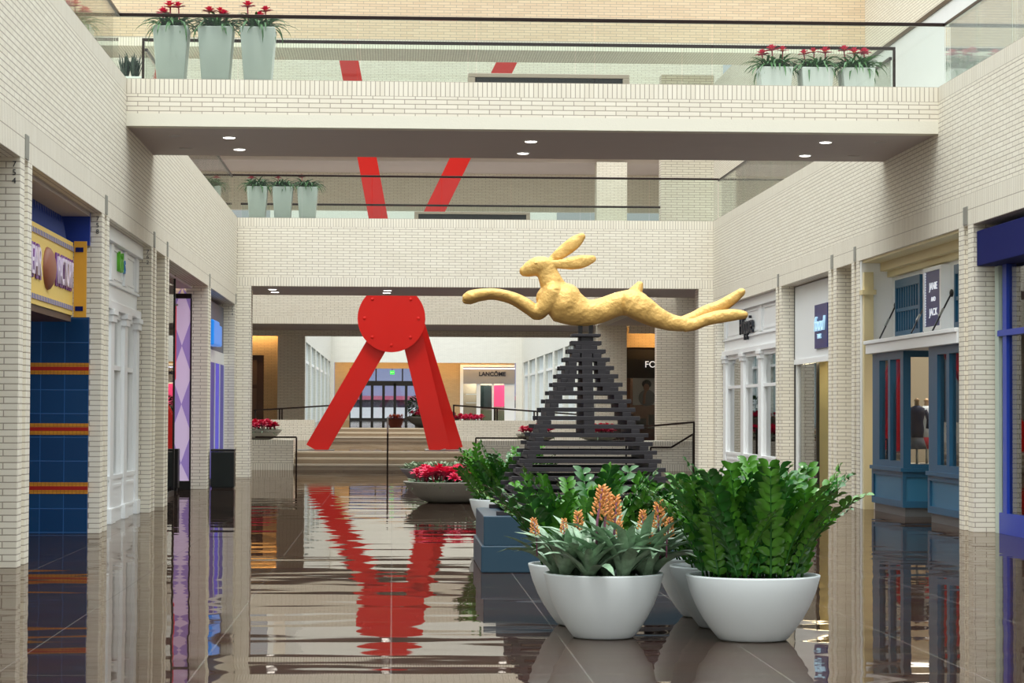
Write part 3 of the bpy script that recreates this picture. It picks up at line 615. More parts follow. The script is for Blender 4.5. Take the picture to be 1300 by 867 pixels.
for k, (yy, xx, lab) in enumerate(((46.9, -4.62, 'red hanging garment banner in the window before the lilac panel'), (45.4, -4.62, 'darker hanging garment banner deeper in the lilac shop window'))):
    b = thing('garment_banner', (xx, yy, 2.1), lab, 'banner')
    m = MB(); m.box(-0.32, 0.32, 0, 0.03, 0.15, 1.6); m.add([(-0.32, 0, 0.15), (0.32, 0, 0.15), (0.22, 0, -0.1), (0, 0, 0.1), (-0.22, 0, -0.1)], [(0, 4, 3, 2, 1)]); m.build('cloth', CRIMSON if k == 0 else mat('plum_cloth', srgb(96, 30, 60), 0.6), b); B(-0.35, 0.35, 0, 0.03, 1.6, 1.64).build('hanging_rod', STEEL, b)
    B(-0.01, 0.01, 0.01, 0.02, 1.64, 3.5).build('wire', STEEL, b)
area('lilac_shop_light', (-6, 45, 5.2), 2, 6, 130, (1, 0.9, 0.95))
o = thing('display_box', (-4.55, 47.7, 0), 'black display cabinet inside the lilac shop window', 'cabinet'); B(-0.25, 0.25, -0.2, 0.2, 0.06, 0.85).build('body', BLACK, o, 0.01); B(-0.22, 0.22, -0.17, 0.17, 0, 0.06).build('plinth', BLACK, o)
bn = thing('waste_bin', ((at(268, 600, Y=49.3).x + at(297, 600, Y=49.3).x)/2, 49.45, 0), 'black square waste bin standing by the left wall before the blue shop', 'bin')
B(-0.24, 0.24, -0.24, 0.24, 0.03, 0.76).build('body', mat('charcoal_bin', srgb(18, 26, 28), 0.3), bn, 0.01); B(-0.245, 0.245, -0.245, 0.245, 0.77, 0.82).build('lid', BLACK, bn, 0.008); B(-0.22, 0.22, -0.22, 0.22, 0, 0.03).build('base', BLACK, bn)
bn.location.x = XL + 0.29

# S4 blue shop
t = thing('storefront', (XL - 0.25, 53.3, 0), 'blue and indigo lit shopfront on the left beside the second bridge', 'storefront')
B(-0.1, 0, -3.75, 3.7, 2.72, 3.0).build('white_band', WHITEP, t); B(-0.1, -0.02, -3.75, 3.7, 3.0, 4.1).build('upper_panel', mat('slate_panel', srgb(110, 112, 128), 0.5), t)
for k in range(5):
    a = -3.7 + k*1.48; B(-0.08, 0, a, a + 1.36, 0.1, 2.72).build('lit_panel', INDIGO if k % 2 else mat('dark_indigo_panel', srgb(52, 44, 130), 0.4, emit=srgb(52, 44, 140), es=0.3), t)
m = MB()
for k in range(6): m.box(-0.06, 0.02, -3.75 + k*1.48, -3.69 + k*1.48, 0, 2.72)
m.build('mullions', PLASTER, t)
s = thing('shop_sign', (XL - 0.2, 52.4, 3.05), 'bright blue boxed sign standing out over the indigo panels', 'sign')
m = MB(); m.box(-0.02, 0.16, -1.4, 0.2, 0, 0.55); m.box(-0.02, 0.12, 0.3, 1.5, 0.03, 0.5); m.build('sign_box', SKYB, s, 0.03); B(-0.02, 0.13, 0.22, 0.28, 0.02, 0.52).build('green_stripe', LETTERG, s)

# ------------------------------------------------------------------ shopfronts, right side
# R0 cobalt framed glass
t = thing('storefront', (XR + 0.29, 24.5, 0), 'cobalt framed glass shopfront with navy canopy at the right edge', 'storefront')
B(-0.26, 0.3, -9, 7.05, 3.62, 4.1).build('canopy', NAVY, t, 0.01)
m = MB(); m.box(0, 0.12, 6.9, 7.1, 0, 3.62); m.build('end_frame', mat('pale_green_frame', srgb(186, 200, 188), 0.4), t)
m = MB(); m.box(0, 0.1, -9, 6.9, 0, 0.28); m.box(-0.02, 0.1, -9, 6.9, 2.66, 2.74)
for y in (6.6, 4.4, 2.2, 0, -2.2, -4.4): m.box(0, 0.1, y - 0.1, y + 0.1, 0.28, 3.62)
m.build('cobalt_frame', BLUE, t); B(0.04, 0.06, -9, 6.9, 0.28, 3.62).build('pane', GLASS, t); B(3.2, 3.3, -9, 7.1, 0, 4.2).build('back_wall', mat('slate_interior', srgb(70, 74, 96), 0.7), t)
# R1 teal bay shop
JX = XR + 0.35
t = thing('storefront', (XR, 36.0, 0), 'teal bay window shopfront with cream upper wall and white canopy on the right', 'storefront')
m = MB(); m.box(0.55, 0.75, -3.56, 3.48, 2.8, 4.2); m.box(0.02, 0.75, 3.36, 3.48, 0, 4.2); m.build('upper_wall', WHITEP, t)
m = MB(); m.box(0.04, 0.2, 3.24, 3.42, 0, 4.0); m.box(0.0, 0.24, 3.2, 3.44, 3.62, 3.7); m.box(0.34, 0.55, -3.56, 3.36, 4.02, 4.16); m.box(0.46, 0.55, -3.56, 3.36, 3.92, 4.02); m.box(0.04, 0.55, -3.56, 3.36, 4.16, 4.2); m.build('cream_cornice', CREAMP, t)
m = MB(); m.box(-0.02, 0.7, -3.5, 2.85, 2.6, 2.76); m.box(-0.05, 0.72, -3.5, 2.88, 2.76, 2.82); m.build('canopy', WHITEP, t, 0.008)
def bay(y0, y1, ret):
    m = MB(); m.box(0.1, 0.16, y0, y1, 0.14, 0.7); m.box(0.1, 0.9, y0, y0 + 0.06, 0.14, 0.7); m.build('stall_riser', TEALD, t)
    m = MB()
    for z in (0.14, 0.62): m.box(0.07, 0.12, y0 - 0.03, y1, z, z + 0.1); m.box(0.1, 0.9, y0 - 0.03, y0, z, z + 0.1)
    for y in (y0 - 0.03, y1 - 0.1): m.box(0.07, 0.12, y, y + 0.13, 0.14, 0.72)
    m.box(0.8, 0.9, y0 - 0.03, y0, 0.14, 0.72); m.box(0.03, 0.92, y0 - 0.07, y1, 0.7, 0.76); m.build('riser_moulding', TEAL, t)
    m = MB(); m.box(0.12, 0.9, y0 + 0.02, y1, 0, 0.14); m.build('kick_plate', mat('grey_slate_kick', srgb(92, 96, 98), 0.4), t)
    m = MB(); m.box(0.08, 0.2, y0 - 0.02, y0 + 0.2, 0.76, 2.6); m.box(0.08, 0.2, y1 - 0.55, y1, 0.76, 2.6); n = (y0 + y1)/2 - 0.1; m.box(0.08, 0.2, n - 0.12, n + 0.05, 0.76, 2.6)
    m.box(0.08, 0.2, y0, y1, 2.48, 2.6); m.box(0.08, 0.2, y0, y1, 0.76, 0.86); m.box(0.8, 0.92, y0 - 0.02, y0 + 0.1, 0.76, 2.6); m.box(0.1, 0.9, y0 - 0.02, y0 + 0.1, 2.5, 2.6); m.box(0.1, 0.9, y0 - 0.02, y0 + 0.1, 0.76, 0.82); m.build('bay_frame', TEAL, t)
    m = MB(); m.box(0.13, 0.15, y0, y1, 0.8, 2.5); m.box(0.2, 0.8, y0 + 0.03, y0 + 0.05, 0.8, 2.5); m.build('pane', GLASS, t)
bay(0.42, 2.75, 1); bay(-3.5, -1.35, 1)
B(3.6, 3.7, -3.5, 3.4, 0, 4.2).build('back_wall', INTERIOR, t)
m = MB(); m.box(1.4, 1.45, 0.4, 2.6, 0.8, 2.4); m.build('window_backdrop', mat('beige_backdrop', srgb(190, 176, 156), 0.8), t)
def shutter(y0, y1, lab):
    s = thing('window_shutter', (XR + 0.55, (y0 + y1)/2, 2.86), lab, 'shutter'); h = (y1 - y0)/2; m = MB()
    m.box(-0.07, 0, -h, -h + 0.08, 0, 0.98); m.box(-0.07, 0, h - 0.08, h, 0, 0.98); m.box(-0.07, 0, -h, h, 0, 0.12); m.box(-0.07, 0, -h, h, 0.84, 0.98); m.box(-0.06, -0.01, -h, h, 0.44, 0.5); fr_ = m.build('shutter_frame', TEAL, s, 0.005)
    m = MB(); n = 9
    for k in range(n): y = -h + 0.1 + (2*h - 0.2)*(k + 0.5)/n; m.box(-0.05, -0.015, y - 0.035, y + 0.025, 0.12, 0.84)
    m.build('slats', TEAL, fr_)
shutter(at(1169, 380, X=XR + 0.5).y, at(1137.5, 380, X=XR + 0.5).y, 'teal slatted shutter on the cream wall left of the navy name sign')
shutter(30.9 + 1.6, at(1212.5, 380, X=XR + 0.5).y, 'teal shutter partly hidden behind the nearest right pillar')
ya, yb = at(1198, 380, X=XR + 0.45).y, at(1176, 380, X=XR + 0.45).y
s = thing('shop_sign', (XR + 0.45, (ya + yb)/2, 2.9), 'navy framed hanging sign with thin white letters above the teal shop', 'sign'); h = (yb - ya)/2
m = MB(); m.box(-0.05, 0.1, -h - 0.05, -h + 0.06, 0, 0.98); m.box(-0.05, 0.1, h - 0.03, h + 0.02, 0, 0.98); m.box(-0.05, 0.1, -h, h, 0, 0.06); m.box(-0.05, 0.1, -h, h, 0.92, 0.98); m.build('sign_frame', WHITEP, s)
sf_ = B(-0.02, 0.1, -h, h, 0.06, 0.92).build('sign_face', INKNAVY, s)
m = MB()
for k in range(20):
    for y in (-h + 0.09, h - 0.05): m.box(-0.03, -0.02, y - 0.012, y + 0.012, 0.09 + k*0.042, 0.11 + k*0.042)
m.build('bead_border', LETTERW, sf_)
text('lettering', 'JANIE', 0.16, (-0.025, 0, 0.68), RIGHTW, LETTERW, sf_, 0.003, 1.35); text('lettering', 'AND', 0.1, (-0.025, 0, 0.48), RIGHTW, LETTERW, sf_, 0.003, 1.35); text('lettering', 'JACK', 0.16, (-0.025, 0, 0.28), RIGHTW, LETTERW, sf_, 0.003, 1.45)
for k, (x0_, y0_, x1_, y1_) in enumerate(((1117, 427, 1137, 388), (1157, 420, 1176, 384), (1184, 417, 1208, 372))):
    a = at(x0_, y0_, X=XR + 0.12); b = at(x1_, y1_, X=XR + 0.53)
    c = thing('tie_rod', a, ('left tie rod from the white canopy up to the cream wall', 'middle tie rod crossing the teal shutter edge above the white canopy', 'right tie rod beside the navy name sign above the white canopy')[k], 'rod')
    MB().tube([(0, 0, -0.03), b - a], 0.014, 8).build('rod', mat('dark_steel', srgb(60, 60, 64), 0.3, metal=0.8), c); MB().tube([(b - a)*0.35, (b - a)*0.55], 0.022, 8).build('turnbuckle', STEEL, c); MB().ell(b - a, 0.03, 0.06, 0.06).build('rosette', BLACK, c)
def mannequin(x, y, shirt, skirt, lab):
    t = thing('mannequin', (x, y, 0.8), lab, 'mannequin', 'child mannequins in the teal bay window')
    m = MB(); m.smooth = True; m.lathe([(0.02, 0.0), (0.02, 0.45)], 10); m.lathe([(0.11, 0), (0.11, 0.015)], 18); m.build('stand', STEEL, t)
    m = MB(); m.smooth = True; m.lathe([(0.1, 0.42), (0.115, 0.55), (0.1, 0.68), (0.13, 0.82), (0.12, 0.9), (0.045, 0.94)], 18); m.tube([(-0.13, 0, 0.87), (-0.19, 0, 0.72), (-0.17, -0.03, 0.58)], 0.035); m.tube([(0.13, 0, 0.87), (0.19, 0, 0.72), (0.17, -0.03, 0.58)], 0.035); m.build('shirt', shirt, t)
    m = MB(); m.smooth = True; m.lathe([(0.16, 0.25), (0.1, 0.44)], 18); m.build('skirt', skirt, t)
    m = MB(); m.smooth = True; m.lathe([(0.04, 0.93), (0.035, 1.0), (0.05, 1.02), (0.012, 1.06)], 14); m.build('neck_cap', mat('tan_neck', srgb(190, 150, 110), 0.5), t)
mannequin(XR + 0.41, 36.9, mat('navy_cloth', srgb(30, 38, 70), 0.8), mat('grey_cloth', srgb(110, 110, 120), 0.8), 'child mannequin in navy top in the teal bay window')
mannequin(XR + 0.645, 37.25, mat('white_cloth', srgb(220, 222, 226), 0.8), mat('crimson_cloth', srgb(170, 30, 50), 0.8), 'child mannequin in white top and red skirt in the teal bay window')
o = B(XR + 0.22, XR + 1.36, 36.56, 38.6, 0.765, 0.8).build('window_platform', mat('pale_platform', srgb(200, 190, 176), 0.5)); tag(o, 'pale display platform under the mannequins in the teal bay', 'platform')
area('teal_shop_light', (10, 36.5, 5.2), 2, 5, 110, (1, 0.92, 0.82)); area('teal_window_light', (8.7, 37.4, 2.58), 0.6, 1.2, 10, (1, 0.92, 0.82))
# R3 cream lit shop
t = thing('storefront', (XR + 0.3, 44.9, 0), 'white fronted shop with tall pane and cream lit interior on the right', 'storefront')
B(-0.02, 0.12, -2.6, 2.58, 2.66, 4.18).build('white_fascia', FASCIA, t, 0.01); B(-0.04, 0.02, -2.6, 2.58, 2.6, 2.7).build('fascia_edge', WHITEP, t)
m = MB(); m.box(0, 0.1, 2.44, 2.58, 0, 2.66); m.box(0, 0.1, -2.6, -2.5, 0, 2.66); m.build('end_frame', WHITEP, t); B(-0.03, -0.01, 2.56, 2.6, 0, 4.18).build('shadow_gap', BLACK, t)
B(0.04, 0.06, 0.4, 2.44, 0, 2.6).build('pane', GLASS, t); B(0.02, 0.08, 0.34, 0.4, 0, 2.6).build('door_edge', BLACK, t)
B(0.35, 0.45, -2.5, 2.5, 0, 2.9).build('cream_wall', mat('cream_wall_paint', srgb(236, 214, 150), 0.7), t)
area('cream_shop_light', (XR + 0.33, 44.9, 2.6), 0.08, 4.0, 14, (1, 0.85, 0.55))
ya, yb = at(1052, 400, X=XR + 0.27).y, at(1036, 400, X=XR + 0.27).y
s = thing('shop_sign', (XR + 0.27, (ya + yb)/2, 2.86), 'navy square sign with pale blue script on the white fascia', 'sign'); h = (yb - ya)/2
sf_ = B(-0.03, 0.03, -h, h, 0, 0.84).build('sign_face', INKNAVY, s); text('lettering', 'food', 0.4, (-0.06, 0, 0.45), RIGHTW, PALEBLUE, sf_, 0.02, 1.35, shear=0.25); text('lettering', 'TALK', 0.13, (-0.06, 0, 0.22), RIGHTW, PALEBLUE, sf_, 0.01, 1.3)
# R4 white classical shop
classical('right', 48.16, 57.2, 'white classical shopfront with pilasters on the right beside the second bridge', 0.22, (48.45, 51.4, 54.0, 56.9), 3.0)
s = thing('shop_sign', (XR + 0.2, 53.3, 3.62), 'charcoal lettered sign on the right white classical shopfront', 'sign')
text('lettering', 'Hippie', 0.62, (-0.03, 0, 0), RIGHTW, LETTERD, s, 0.03, 1.2)
area('white_shop_light_right', (10, 53, 5.2), 2, 6, 60, (1, 0.95, 0.8))

# ------------------------------------------------------------------ red steel sculpture (plain stand-in)
SY = 68.5
t = thing('steel_sculpture', (at(487, 570, Y=SY).x, SY, PLAT), 'tall red painted steel beam sculpture standing on the raised platform', 'sculpture')
O = t.location
def q(px, py, dy=0): return at(px, py, Y=SY + dy) - O
def beam(a, b, w, d, name):
    a, b = Vector(a), Vector(b); dr = (b - a).normalized(); r = dr.cross(Vector((0, 1, 0))).normalized(); f = Vector((0, 1, 0))
    m = MB(); m.bar(a - f*d*0.42, b - f*d*0.42, w, d*0.16, up=(0, 1, 0)); m.bar(a + f*d*0.42, b + f*d*0.42, w, d*0.16, up=(0, 1, 0)); m.bar(a, b, w*0.72, d*0.68, up=(0, 1, 0))
    return m.build(name, RED, t)
beam(q(401, 571), q(505, 392), 0.62, 0.62, 'leg'); beam(q(558, 571), q(513, 385), 0.6, 0.55, 'leg'); beam(q(577, 570, 1.3), q(520, 385, 0.35), 0.5, 0.5, 'leg')
beam(q(504, 405, 0.15), q(436, 40, 0.15), 0.55, 0.6, 'upper_beam'); beam(q(488, 400, -0.1), q(672, 20, -0.1), 0.55, 0.6, 'upper_beam')
c = q(497, 405); m = MB(); n = 48; r = 0.98
vs = [(c.x + r*math.cos(2*PI*k/n), c.y + dy, c.z + r*math.sin(2*PI*k/n)) for dy in (-0.5, -0.36) for k in range(n)]
m.add(vs, [tuple(range(n)), tuple(range(2*n - 1, n - 1, -1))] + [(k + n, (k + 1) % n + n, (k + 1) % n, k) for k in range(n)]); m.build('hub_plate', RED, t)
m = MB()
for k in range(8): a = 2*PI*k/8; m.ell((c.x + 0.78*math.cos(a), c.y - 0.5, c.z + 0.78*math.sin(a)), 0.05, 0.03, 0.05, 8, 5)
m.build('bolts', RED, t)
m = MB(); m.box(q(384, 571).x - 0.12, q(420, 571).x + 0.1, -0.5, 0.5, 0, 0.015); m.box(q(540, 571).x, q(592, 571).x + 0.05, -0.5, 1.9, 0, 0.015); m.build('base_plate', STEEL, t)

# ------------------------------------------------------------------ plinth, slatted pedestal and hare
HY = 24.6; PX = at(743, 500, Y=HY).x
t = thing('plinth', (PX, 24.6, 0), 'dark blue two tier plinth block under the slatted pedestal', 'plinth')
m = MB(); m.box(-1.13, 1.13, -1.1, 1.1, 0, 0.27); m.build('lower_tier', TEALP, t, 0.012); B(-1.105, 1.105, -1.075, 1.075, 0.27, 0.565).build('upper_tier', TEALP, t, 0.008)
t = thing('pedestal', (PX, HY, 0.565), 'stepped pedestal of crossed dark bars under the gold hare', 'pedestal')
NL = 21; TOP = 2.40 - 0.565; hh = TOP/(2*NL)
for i in range(NL):
    z = i*2*hh; hw = 0.95 - (0.95 - 0.14)*i/(NL - 1); w = 0.045
    for s_ in (-1, 1):
        B(-hw - 0.02, hw + 0.02, s_*(hw - 0.06) - w, s_*(hw - 0.06) + w, z, z + hh - 0.001).build('bar', WOOD, t, 0.003)
    hw2 = hw - 0.05
    for s_ in (-1, 1):
        B(s_*(hw2 - 0.06) - w, s_*(hw2 - 0.06) + w, -hw2, hw2, z + hh, z + 2*hh - 0.001).build('bar', WOOD, t, 0.003)
m = MB()
for i in range(9, NL):
    z = i*2*hh; hw = 0.95 - (0.95 - 0.14)*i/(NL - 1)
    m.box(-0.055, 0.055, -hw + 0.02, hw - 0.02, z + hh, z + 2*hh); m.box(-hw + 0.02, hw - 0.02, -0.045, 0.045, z, z + hh)
    if i > 13 and hw > 0.3: m.box(-hw*0.5 - 0.04, -hw*0.5 + 0.04, -hw + 0.02, hw - 0.02, z + hh, z + 2*hh); m.box(hw*0.5 - 0.04, hw*0.5 + 0.04, -hw + 0.02, hw - 0.02, z + hh, z + 2*hh)
m.build('core_bars', WOOD, t)
B(-0.15, 0.15, -0.15, 0.15, TOP, TOP + 0.03).build('cap_plate', WOOD, t, 0.004)
for s_ in (-1, 1): B(s_*0.055 - 0.022, s_*0.055 + 0.022, -0.03, 0.03, TOP + 0.03, TOP + 0.2).build('support_post', BLACK, t)

hare = bpy.data.objects.new('hare_statue', None); hare.location = (PX, HY, 2.42); COL.objects.link(hare)
tag(hare, 'gold statue of a leaping hare stretched out on top of the slatted pedestal', 'statue')
U = HY/2979.0
def h(px, py, d=0): v = at(px, py, Y=HY) - hare.location; return Vector((v.x, d*U, v.z))
m = MB(); m.smooth = True
def dense(pts):
    out = []; P = [tuple(p) + ((0,) if len(p) < 4 else ()) for p in pts]
    for i in range(len(P) - 1):
        p0, p1, p2, p3 = P[max(i - 1, 0)], P[i], P[i + 1], P[min(i + 2, len(P) - 1)]
        for k in range(4):
            t = k/4; out.append(tuple(0.5*(2*b + (c - a)*t + (2*a - 5*b + 4*c - d)*t*t + (3*b - a - 3*c + d)*t**3) for a, b, c, d in zip(p0, p1, p2, p3)))
    return out + [P[-1]]
def chain(pts, lat=1.0, n=24):
    pts = dense(pts); n = 24
    m.tube([h(p[0], p[1], p[3] if len(p) > 3 else 0) for p in pts], [p[2]*U*1.06 for p in pts], n, lat)
    for p in (pts[0], pts[-1]):
        c = h(p[0], p[1], p[3] if len(p) > 3 else 0); m.ell(c, p[2]*U, p[2]*U*lat, p[2]*U)
chain([(697, 379, 17), (706, 381, 22), (716, 385, 25), (728, 392, 21), (745, 397, 16.5), (763, 394, 15), (785, 386, 14.5), (803, 385, 16.5), (815, 389, 15)], 0.8)
chain([(708, 374, 17), (701, 361, 14.5), (696, 349, 13), (693, 340, 12)], 0.75)
chain([(693, 338, 11.5), (684, 337.5, 11.5), (676, 340, 10.5), (669, 343, 8.5), (666, 344, 7)], 0.78)
m.ell(h(688, 344, 0), 10*U, 8*U, 9*U)
for sd_ in (-1, 1):
    d = 8*sd_; o = 1.5*sd_
    chain([(702, 372, 14, d), (695, 383, 11.5, d*1.2), (686, 395 + o, 8.5, d*1.2), (680, 398 + o, 6.5, d*1.15)], 0.8, 12)
    chain([(681, 398 + o, 6.5, d*1.15), (668, 388 + o, 7, d), (650, 378.5 + o, 6, d*0.9), (628, 373.5 + o, 5.4, d*0.8), (610, 374.5 + o, 6, d*0.75), (597, 377.5 + o, 6.8, d*0.75), (592, 379 + o, 5.5, d*0.75)], 0.85, 12)
    chain([(802, 385, 16, d), (815, 392, 15.5, d*1.15), (832, 402, 12.5, d*1.15), (850, 409, 10, d), (868, 412, 8.5, d)], 0.75, 12)
    if sd_ < 0: chain([(868, 413, 8.5, d), (880, 412, 7.5, d), (896, 406, 7.5, d), (914, 402, 8, d), (932, 400, 7, d), (944, 400, 5, d)], 0.8, 12)
    else: chain([(864, 411, 8, d), (882, 403, 7.5, d), (898, 395, 8, d), (915, 389, 8, d), (931, 379, 7, d), (943, 370, 5, d)], 0.8, 12)
    m.ell(h(679, 334.5, 7*sd_), 3*U, 1.8*U, 2.6*U, 10, 6); m.ell(h(804, 384, d), 17*U, 10*U, 16*U)
chain([(699, 331, 4.5, 4), (707, 325, 6.5, 4.5), (719, 316, 8.2, 5), (731, 306.5, 8, 5), (739, 300, 5.2, 5)], 0.42, 12)
chain([(700, 335, 4.5, -4), (712, 335.5, 6, -5), (726, 334.5, 8, -5.5), (740, 332, 8, -5.5), (752, 329, 5, -5.5)], 0.42, 12)
chain([(803, 373, 7), (809, 367, 7), (812, 361.5, 5)], 0.9, 12)
me0 = m.mesh('hare_raw', GOLD); tmp = bpy.data.objects.new('hare_raw', me0); COL.objects.link(tmp)
rm = tmp.modifiers.new('remesh', 'REMESH'); rm.mode = 'VOXEL'; rm.voxel_size = 0.009; rm.use_smooth_shade = True
sm = tmp.modifiers.new('smooth', 'SMOOTH'); sm.factor = 0.5; sm.iterations = 6
bpy.context.view_layer.update(); dg = bpy.context.evaluated_depsgraph_get(); me = bpy.data.meshes.new_from_object(tmp.evaluated_get(dg)); bpy.data.objects.remove(tmp)
me.name = 'hare_body'
if not me.materials: me.materials.append(GOLD)
o = bpy.data.objects.new('hare_body', me); COL.objects.link(o); o.parent = hare
for sd_ in (-1, 1):
    e = MB(); e.smooth = True; e.ell(h(680, 334.5, 8.2*sd_), 2.4*U, 1.6*U, 2.0*U, 12, 8); e.build('eye', GOLD, hare)

# ------------------------------------------------------------------ plants
def frond_mesh(seed, L=0.8, pairs=11, mat_=LEAF):
    r = random.Random(seed); m = MB(); pts = []; a = r.uniform(1.3, 1.5); p = Vector((0, 0, 0)); bend = r.uniform(0.1, 0.75)
    N = 10
    for i in range(N + 1):
        pts.append((p.copy(), a)); p = p + Vector((math.cos(a), 0, math.sin(a)))*L/N; a -= bend/N
    m.m = 1; m.smooth = True; m.tube([q_[0] for q_ in pts], [0.009*(1 - 0.75*i/N) for i in range(N + 1)], 5); m.m = 0
    for k in range(pairs):
        f = 0.1 + 0.89*k/(pairs - 1); i = min(int(f*N), N - 1); fr = f*N - i
        b = pts[i][0].lerp(pts[i + 1][0], fr); aa = pts[i][1]; tan = Vector((math.cos(aa), 0, math.sin(aa))); nr = Vector((-math.sin(aa), 0, math.cos(aa)))
        for s in (-1, 1):
            ll = L*0.168*(1.0 - 0.35*abs(f - 0.55)/0.45)*r.uniform(0.85, 1.15); ww = ll*0.58
            dr = (tan*r.uniform(0.45, 0.9) + Vector((0, s, 0))*r.uniform(0.7, 1.0) + nr*r.uniform(-0.1, 0.5)).normalized()
            sdv = dr.cross(nr).normalized(); up = sdv.cross(dr).normalized()
            prof = ((0, 0.08), (0.25, 0.8), (0.5, 1.0), (0.78, 0.7), (1.0, 0.03)); vs = []; fs = []
            for t_, w_ in prof:
                c = b + dr*ll*t_ + up*ll*(0.12*math.sin(t_*PI) - 0.06*t_); vs += [c - sdv*ww/2*w_ + up*ww*0.14*w_, c, c + sdv*ww/2*w_ + up*ww*0.14*w_]
            for j in range(4): o = j*3; fs += [(o, o + 1, o + 4, o + 3), (o + 1, o + 2, o + 5, o + 4)]
            m.add(vs, fs)
    return m.mesh('frond', [mat_, LEAF2])
FRONDS = [frond_mesh(i, 0.8, 11 + i % 3, LEAF if i % 3 else LEAF2) for i in range(9)]
BOWL_P = [(0.20, 0), (0.228, 0.003), (0.24, 0.012), (0.285, 0.07), (0.34, 0.15), (0.388, 0.24), (0.428, 0.34), (0.458, 0.45), (0.458, 0.46), (0.43, 0.462), (0.42, 0.43), (0.41, 0.40)]
def bowl_thing(x, y, label, group=None, k=1.0):
    t = thing('planter_bowl', (x, y, 0), label, 'planter', group)
    m = MB(); m.smooth = True; m.lathe([(r*k, z) for r, z in BOWL_P], 64); m.build('bowl', BOWL, t)
    m = MB(); m.lathe([(0.405*k, 0.395), (0.41*k, 0.42)], 40); m.build('soil', SOIL, t); return t
def add_part(name, me, t, loc, rot, sc):
    o = bpy.data.objects.new(name, me); COL.objects.link(o); o.parent = t; o.location = loc; o.rotation_euler = rot; o.scale = (sc,)*3 if not isinstance(sc, tuple) else sc; return o
def zz(t, n, seed, hmin, hmax, lean=0.4, kr=0.3):
    r = random.Random(seed)
    for i in range(n):
        a = i*2.39996 + r.uniform(-0.3, 0.3); rr = kr*math.sqrt((i + 0.5)/n); L = r.uniform(hmin, hmax)/0.8*(1.0 - 0.15*rr/kr)
        o = add_part('frond', FRONDS[i % len(FRONDS)], t, (rr*math.cos(a), rr*math.sin(a), 0.41), (0, lean*rr/kr*r.uniform(0.5, 1.1) - 0.05, a + r.uniform(-0.25, 0.25)), L)
        o.rotation_euler = (r.uniform(-0.22, 0.22), 0, 0)
        o.rotation_euler = (Matrix.Rotation(a + r.uniform(-0.5, 0.5), 3, 'Z') @ Matrix.Rotation(lean*rr/kr*r.uniform(0.1, 1.0), 3, 'Y') @ Matrix.Rotation(r.choice((0, 0, 1, -1, 2))*r.uniform(0.5, 1.3), 3, 'Z')).to_euler()
def rosette_mesh(seed, n, L, w, up0, up1, droop, mats, inner=True):
    r = random.Random(seed); m = MB(); m.smooth = True
    for i in range(n):
        a = i*2.39996 + r.uniform(-0.2, 0.2); f = i/n
        m.blade((0.012*math.cos(a), 0.012*math.sin(a), 0), (math.cos(a), math.sin(a)), L*r.uniform(0.75, 1.1)*(0.7 + 0.3*(1 - f)), w*r.uniform(0.8, 1.1), up0 + (up1 - up0)*f + r.uniform(-0.1, 0.1), droop*r.uniform(0.7, 1.3))
    return m.mesh('rosette', mats)
BROM = [rosette_mesh(20 + i, 20, 0.62, 0.085, 0.95, 1.55, 1.15, [SILVER]) for i in range(4)]
GUZ = [rosette_mesh(40 + i, 19, 0.56, 0.045, 0.6, 1.5, 2.1, [STRAP]) for i in range(4)]
LOWL = [rosette_mesh(60 + i, 13, 0.24, 0.036, 0.2, 1.1, 1.4, [SILVER if i % 2 else STRAP]) for i in range(4)]
SUCR = [rosette_mesh(80 + i, 16, 0.17, 0.05, 0.25, 1.3, 0.2, [SUCC]) for i in range(3)]
SNAKE = [rosette_mesh(90 + i, 9, 0.55, 0.045, 1.25, 1.5, 0.1, [DARKLEAF]) for i in range(3)]
def spike_mesh(seed):
    r = random.Random(seed); m = MB(); m.smooth = True; m.m = 1; m.tube([(0, 0, 0), (0.01, 0, 0.15), (0.0, 0.01, 0.34)], [0.008, 0.008, 0.005], 6); m.m = 0
    for i in range(42):
        f = i/42; z = 0.19 + 0.17*f; a = i*2.4; rr = 0.035*(1 - 0.75*f) + 0.008
        p = Vector((rr*math.cos(a), rr*math.sin(a), z)); d = Vector((math.cos(a), math.sin(a), 0.9)).normalized()
        m.tube([p*0.999 - d*0.012, p, p + d*0.018], [0.003, 0.009, 0.002], 5)
    return m.mesh('flower_spike', [ORANGE, MAUVE])
SPIKE = [spike_mesh(i) for i in range(3)]
def star_mesh(seed, stalk, size=0.1, mat_=REDFL, tip=YEL):
    r = random.Random(seed); m = MB(); m.smooth = True; m.m = 1
    if stalk: m.tube([(0, 0, 0), (0.01, 0.0, stalk*0.6), (0.0, 0.01, stalk)], [0.014, 0.013, 0.013], 6)
    m.m = 0
    for k in range(3):
        for i in range(7):
            a = i*2*PI/7 + k*0.45; m.blade((0, 0, stalk - 0.03 + k*0.018), (math.cos(a), math.sin(a)), size*(1.1 - 0.2*k), size*0.42, 0.35 + k*0.42, 0.5, 4)
    m.m = 2; m.ell((0, 0, stalk + 0.03), size*0.22, size*0.22, size*0.35, 8, 5)
    return m.mesh('flower_head', [mat_, mat('stalk_red', srgb(150, 40, 60), 0.5) if stalk else mat_, tip])
STAR = [star_mesh(i, 0.34 + 0.05*i, 0.14) for i in range(3)]
BLOOM = [star_mesh(9 + i, 0.10 + 0.03*i, 0.14, PINK, REDFL) for i in range(3)]

